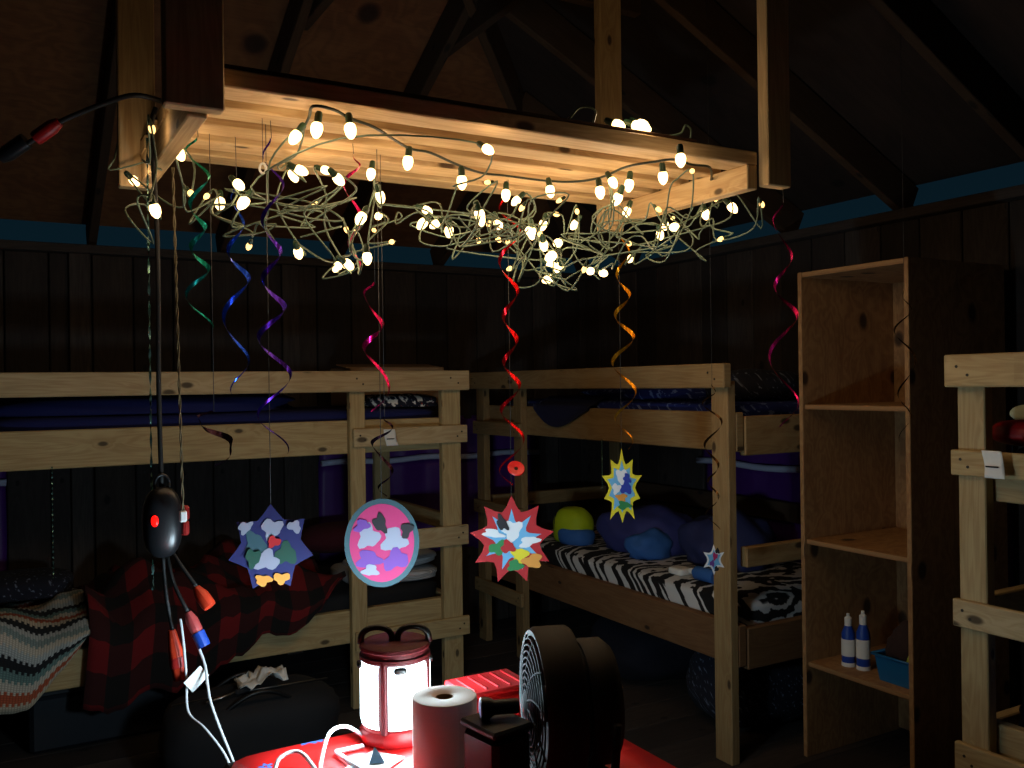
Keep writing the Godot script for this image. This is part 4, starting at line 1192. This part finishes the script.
func build_table_things() -> void:
	var t := thing("paper_towel_roll", "cream paper towel roll standing before the lantern", "paper towels", Vector3(0.729, TABLE + 0.004, -1.545))
	part(t, "paper", lathe([[0.017, 0.0], [0.0605, 0.0], [0.061, 0.003], [0.061, 0.137], [0.0595, 0.140], [0.020, 0.140], [0.017, 0.138], [0.017, 0.0]], 48), M.paper_roll)
	part(t, "cardboard_core", lathe([[0.0168, 0.001], [0.0168, 0.138], [0.0150, 0.138], [0.0150, 0.001], [0.0168, 0.001]], 24), M.card)
	t = thing("red_box", "red plastic box with a lid behind the paper towels", "box", Vector3(0.925, TABLE + 0.004, -1.735))
	part(t, "box_body", board(Vector3(0.15, 0.068, 0.11), 0.008), M.red_plastic, Vector3(0, 0.034, 0))
	var lid := part(t, "lid", board(Vector3(0.158, 0.012, 0.118), 0.004), M.red_plastic, Vector3(0, 0.074, 0))
	for k in 5:
		part(lid, "lid_rib", board(Vector3(0.004, 0.004, 0.09), 0.001), M.red_plastic, Vector3(-0.056 + 0.028 * k, 0.007, 0))
	t = thing("black_case", "black hard case between the paper towels and the fan", "case", Vector3(0.768, TABLE + 0.004, -1.412))
	part(t, "case_body", board(Vector3(0.085, 0.115, 0.10), 0.010), M.black, Vector3(0, 0.0575, 0), Vector3(0, 0.15, 0))
	part(t, "case_lid", board(Vector3(0.09, 0.014, 0.105), 0.006), M.black, Vector3(0, 0.122, 0), Vector3(0, 0.15, 0))
	t = thing("flashlight", "small black flashlight with a pale lens on the black case", "flashlight", Vector3(0.772, TABLE + 0.133, -1.42))
	var barrel := part(t, "barrel", lathe([[0.0, -0.04], [0.012, -0.04], [0.013, -0.036], [0.013, 0.004], [0.019, 0.014], [0.019, 0.028], [0.016, 0.030]], 20), M.black, Vector3(0.0, 0.019, 0), Vector3(0, -0.35, PI / 2))
	part(barrel, "lens", lathe([[0.0, 0.0305], [0.016, 0.0300], [0.0162, 0.027]], 20), M.hem)
	# white card with a dark wedge lying on it
	t = thing("white_card", "white card lying on the table before the lantern", "card", Vector3(0.62, TABLE + 0.0045, -1.635))
	part(t, "card_sheet", board(Vector3(0.10, 0.004, 0.075), 0.001), M.white, Vector3(0, 0.002, 0), Vector3(0, 0.6, 0))
	t = thing("dark_wedge", "small dark triangular wedge lying on the white card", "wedge", Vector3(0.626, TABLE + 0.0086, -1.63))
	part(t, "wedge_body", plate(PackedVector2Array([Vector2(-0.016, 0), Vector2(0.014, 0), Vector2(-0.004, 0.03)]), -0.006, 0.006), plain(Color8(60, 84, 100), 0.5), Vector3.ZERO, Vector3(-0.5, -0.3, 0))
	# phone lead on the cloth
	t = thing("charging_cable", "white charging cable looping over the red tablecloth", "cable", Vector3(0.50, TABLE + 0.004, -1.70))
	var pts := []
	for p in [Vector3(0.40, 0.012, -1.60), Vector3(0.44, 0.006, -1.68), Vector3(0.462, 0.02, -1.715), Vector3(0.50, 0.022, -1.72), Vector3(0.515, 0.006, -1.67), Vector3(0.51, 0.006, -1.62), Vector3(0.535, 0.008, -1.69), Vector3(0.575, 0.03, -1.76), Vector3(0.615, 0.03, -1.775), Vector3(0.645, 0.012, -1.745)]:
		pts.append(p - Vector3(t.position.x, 0, t.position.z))
	part(t, "lead", tube(smooth_path(pts, 7), 0.004, 8), M.white_cord)
	part(t, "plug", board(Vector3(0.012, 0.008, 0.026), 0.002), M.white_cord, pts[-1] + Vector3(0.008, -0.004, 0.01), Vector3(0, 0.7, 0))
	t = thing("white_cable", "straight white cable end beside the white card", "cable", Vector3(0.585, TABLE + 0.004, -1.66))
	part(t, "lead", tube([Vector3(-0.01, 0.006, -0.06), Vector3(-0.004, 0.006, 0.0), Vector3(0.012, 0.006, 0.10)], 0.0045, 8), M.white_cord)
	part(t, "plug", board(Vector3(0.06, 0.007, 0.012), 0.002), M.white_cord, Vector3(0.018, 0.005, -0.062))

# ---------------------------------------------------------------- cords
func build_cords() -> void:
	var p0 := Vector3(0.325, 2.0, -2.25)
	var t := thing("extension_cord", "black extension cord hanging down to the power splitter", "cord", p0)
	var pts := []
	for p in [Vector3(0.335, 2.06, -2.25), Vector3(0.325, 2.0, -2.25), Vector3(0.332, 1.80, -2.24), Vector3(0.333, 1.60, -2.235), Vector3(0.332, 1.40, -2.24), Vector3(0.334, 1.17, -2.23)]:
		pts.append(p - p0)
	part(t, "cable", tube(smooth_path(pts, 6), 0.0055, 8), M.rubber)
	var at := Vector3(0.334, 1.02, -2.225)
	t = thing("power_splitter", "black oval power splitter with a glowing red light, hanging at the left", "power splitter", at)
	part(t, "splitter_body", soft(Vector3(0.088, 0.165, 0.07), 2.5), M.satin_black, Vector3(0, 0.07, 0))
	part(t, "indicator_light", soft(Vector3(0.016, 0.026, 0.012), 2.2), M.led, Vector3(-0.021, 0.078, 0.031), Vector3(0, -0.3, 0))
	part(t, "hook_loop", tube(ring_points(0.016, 0.02, 18), 0.004, 6), M.satin_black, Vector3(0, 0.16, 0))
	for s in [[0.045, 0.09], [0.044, 0.055]]:
		part(t, "outlet_cover", board(Vector3(0.016, 0.034, 0.03), 0.004), M.red_plug, Vector3(s[0], s[1], 0.012), Vector3(0, 0.5, 0))
	# leads below it, each with a bright plug
	var leads := [
		["orange plugged black lead below the power splitter", [Vector3(0.02, 0.0, 0), Vector3(0.035, -0.03, 0.03), Vector3(0.062, -0.075, 0.06)], M.orange_plug, Vector3(0.075, -0.10, 0.07), 0.016, Color8(0, 0, 0)],
		["pinkish red plugged black lead with a blue connector and white cord", [Vector3(0.01, -0.01, 0), Vector3(0.02, -0.07, 0.02), Vector3(0.046, -0.135, 0.04)], plain(Color8(180, 70, 70), 0.5), Vector3(0.056, -0.160, 0.045), 0.014, Color8(28, 70, 170)],
		["orange red plugged lead with a white cord, lowest of the plugs", [Vector3(0.0, -0.01, 0), Vector3(0.005, -0.10, 0.01), Vector3(0.016, -0.18, 0.02)], M.orange_plug, Vector3(0.022, -0.235, 0.025), 0.016, Color8(255, 255, 255)]]
	for k in 3:
		var l: Array = leads[k]
		t = thing("plug_lead", l[0], "lead", at, 0.0, "leads below the power splitter")
		part(t, "cable", tube(smooth_path(l[1], 6), 0.0045, 8), M.rubber)
		var dir: Vector3 = (l[1][2] - l[1][1]).normalized()
		var y: Vector3 = -dir
		var x := y.cross(Vector3(0, 0, 1)).normalized()
		var long: float = [0.055, 0.05, 0.115][k]
		var pl := part(t, "plug", lathe([[0.0, -long / 2], [l[4] * 0.9, -long / 2], [l[4], -long / 2 + 0.006], [l[4], long * 0.1], [l[4] * 0.55, long / 2], [0.0, long / 2]], 12), l[2])
		pl.transform = Transform3D(Basis(x, y, x.cross(y)), l[3])
		if k == 1:
			part(pl, "blue_connector", lathe([[0.0, -0.062], [0.014, -0.062], [0.015, -0.055], [0.015, -0.026], [0.0, -0.026]], 12), M.blue_plug)
			part(t, "white_cord", tube(smooth_path([Vector3(0.066, -0.215, 0.05), Vector3(0.078, -0.26, 0.07), Vector3(0.08, -0.33, 0.12), Vector3(0.11, -0.44, 0.20), Vector3(0.13, -0.52, 0.3)], 6), 0.0032, 8), M.white_cord)
		if k == 2:
			part(pl, "plug_band", lathe([[l[4] * 0.9, -0.03], [l[4] + 0.002, -0.028], [l[4] + 0.002, -0.006], [l[4] * 0.9, -0.004]], 12), M.red_plug)
			part(t, "white_cord", tube(smooth_path([Vector3(0.03, -0.15, 0.04), Vector3(0.034, -0.20, 0.05), Vector3(0.038, -0.28, 0.06), Vector3(0.036, -0.35, 0.09), Vector3(0.06, -0.372, 0.16), Vector3(0.09, -0.42, 0.24), Vector3(0.10, -0.5, 0.3)], 6), 0.0032, 8), M.white_cord)
			part(t, "white_tag", board(Vector3(0.034, 0.05, 0.002), 0.0006), M.white, Vector3(0.058, -0.285, 0.07), Vector3(0, 0.2, -0.9))
	# twisted thin flex beside it
	t = thing("twisted_flex", "thin twisted brown flex hanging beside the black cord", "cord", Vector3(0.355, 1.90, -2.15))
	for s in 2:
		pts = []
		for i in 120:
			var f := i / 119.0
			var a := f * 60.0 + PI * s
			pts.append(Vector3(0.002 * cos(a) + 0.012 * f, -0.78 * f, 0.002 * sin(a)))
		part(t, "strand", tube(pts, 0.0016, 5), plain(Color8(110, 98, 70), 0.6))
	part(t, "end_plug", board(Vector3(0.016, 0.026, 0.012), 0.003), M.white, Vector3(0.012, -0.79, 0))
	# lead that comes in from the upper left
	p0 = Vector3(0.13, 1.99, -2.23)
	t = thing("extension_cord", "black cord with a red connector coming in at the upper left", "cord", p0)
	pts = []
	for p in [Vector3(-0.55, 1.86, -2.5), Vector3(-0.2, 1.885, -2.38), Vector3(0.016, 1.925, -2.296), Vector3(0.087, 1.959, -2.255), Vector3(0.132, 1.994, -2.229), Vector3(0.219, 2.034, -2.179), Vector3(0.275, 2.046, -2.13), Vector3(0.335, 2.043, -2.14)]:
		pts.append(p - p0)
	part(t, "cable", tube(smooth_path(pts, 6), 0.006, 8), M.rubber)
	var dir := Vector3(0.045, 0.035, 0.026).normalized()
	var x := dir.cross(Vector3.UP).normalized()
	var c := part(t, "red_connector", lathe([[0.0, -0.034], [0.014, -0.034], [0.016, -0.028], [0.016, 0.012], [0.010, 0.032], [0.0, 0.032]], 14), M.red_plastic)
	c.transform = Transform3D(Basis(x, dir, x.cross(dir)), Vector3(0.108, 1.976, -2.242) - p0)
	c = part(t, "black_connector", lathe([[0.0, -0.04], [0.012, -0.04], [0.018, -0.02], [0.018, 0.03], [0.0, 0.03]], 14), M.satin_black)
	c.transform = Transform3D(Basis(x, dir, x.cross(dir)), Vector3(0.045, 1.937, -2.28) - p0)

# ---------------------------------------------------------------- under the bunks
func build_under_bunks() -> void:
	var t := thing("duffel_bag", "black duffel bag with papers on it before the back bunk", "bag", Vector3(0.80, 0.0, -3.35))
	part(t, "bag_body", soft(Vector3(0.62, 0.30, 0.36), 4.0, 0.06, 33.0), M.charcoal, Vector3(0, 0.15, 0))
	part(t, "zip", tube([Vector3(-0.28, 0.296, 0.03), Vector3(0.0, 0.303, 0.035), Vector3(0.28, 0.296, 0.03)], 0.004, 6), M.steel)
	for s in [-1.0, 1.0]:
		var pts := []
		for i in 13:
			var f := i / 12.0
			pts.append(Vector3(-0.16 + 0.32 * f, 0.24 + 0.09 * sin(PI * f), 0.12 * s + 0.03 * sin(PI * f)))
		part(t, "strap", tube(pts, 0.008, 6), M.black)
	t = thing("crumpled_paper", "crumpled white paper lying on the black duffel bag", "paper", Vector3(0.83, 0.31, -3.33))
	var rows := []
	for i in 10:
		var line := []
		for j in 8:
			line.append(Vector3(-0.085 + 0.019 * i, 0.02 + 0.035 * noise.get_noise_2d(i * 40.0, j * 44.0) + (0.025 if i > 4 else 0.0), -0.06 + 0.017 * j + 0.01 * sin(i)))
		rows.append(line)
	part(t, "paper_sheet", cloth(rows, 0.001), M.white)
	t = thing("small_tool", "small grey metal tool lying left of the crumpled paper", "tool", Vector3(0.67, 0.305, -3.27))
	part(t, "tool_shaft", tube([Vector3(-0.05, 0.006, 0.03), Vector3(0.06, 0.012, -0.01)], 0.006, 8), M.steel)
	part(t, "tool_grip", board(Vector3(0.06, 0.018, 0.022), 0.005), M.charcoal, Vector3(0.085, 0.012, -0.018), Vector3(0, 0.35, 0))
	t = thing("storage_tote", "dark storage tote under the lower bunk at the left", "tote", Vector3(0.35, 0.0, -4.1))
	part(t, "tote_body", board(Vector3(0.5, 0.22, 0.36), 0.015), plain(Color8(24, 29, 38), 0.6), Vector3(0, 0.11, 0))
	part(t, "tote_lid", board(Vector3(0.53, 0.025, 0.39), 0.008), plain(Color8(36, 40, 46), 0.6), Vector3(0, 0.232, 0))
	t = thing("duffel_bag", "dark patterned bag on the floor under the zebra bed", "bag", Vector3(2.72, 0.0, -2.78))
	part(t, "bag_body", soft(Vector3(0.5, 0.30, 0.42), 3.2, 0.12, 43.0), M.dark_print, Vector3(0, 0.15, 0))
	part(t, "strap", tube(smooth_path([Vector3(-0.2, 0.24, 0.05), Vector3(-0.1, 0.32, 0.12), Vector3(0.1, 0.33, 0.14), Vector3(0.2, 0.24, 0.08)], 6), 0.009, 6), M.black)
	t = thing("duffel_bag", "plain navy bag on the floor under the far end of the zebra bed", "bag", Vector3(2.72, 0.0, -3.45))
	part(t, "bag_body", soft(Vector3(0.5, 0.28, 0.5), 3.2, 0.12, 47.0), plain(Color8(12, 14, 30), 0.9), Vector3(0, 0.14, 0))
	part(t, "strap", tube(smooth_path([Vector3(-0.2, 0.22, 0.05), Vector3(-0.1, 0.30, 0.12), Vector3(0.1, 0.31, 0.14), Vector3(0.2, 0.22, 0.08)], 6), 0.009, 6), M.black)

# ---------------------------------------------------------------- all of it
const BULB_ENERGY := 0.0048
const LANTERN_ENERGY := 0.42

func _ready() -> void:
	# camera: standing in the cabin, level, tipped a little to the right
	var cam := Camera3D.new()
	cam.name = "camera"
	cam.fov = 46.08
	cam.near = 0.05
	cam.far = 60.0
	add_child(cam)
	cam.position = Vector3(0, 1.4, 0)
	cam.rotation_degrees = Vector3(0, -29.8, -0.766)
	cam.current = true
	# night sky with the last of the dusk in it
	var sky_look := ProceduralSkyMaterial.new()
	sky_look.sky_top_color = Color8(6, 16, 24)
	sky_look.sky_horizon_color = Color8(9, 30, 39)
	sky_look.ground_horizon_color = Color8(6, 10, 14)
	sky_look.ground_bottom_color = Color8(4, 6, 8)
	sky_look.sun_angle_max = 0.0
	var sky := Sky.new()
	sky.sky_material = sky_look
	var env := Environment.new()
	env.background_mode = Environment.BG_SKY
	env.sky = sky
	env.ambient_light_source = Environment.AMBIENT_SOURCE_DISABLED
	env.tonemap_mode = Environment.TONE_MAPPER_LINEAR
	env.tonemap_exposure = 1.0
	env.sdfgi_enabled = true
	env.ssao_enabled = true
	env.ssil_enabled = true
	var we := WorldEnvironment.new()
	we.name = "world"
	we.environment = env
	add_child(we)

	rng.seed = 20
	noise.seed = 4
	noise.frequency = 0.01
	noise.fractal_octaves = 2
	make_materials()
	build_cabin()
	build_bunks()
	build_shelf_unit()
	build_rack()
	build_table()
	build_bedding()
	build_lantern()
	build_fan()
	build_table_things()
	build_under_bunks()
	build_string_lights()
	build_whirls()
	build_cords()
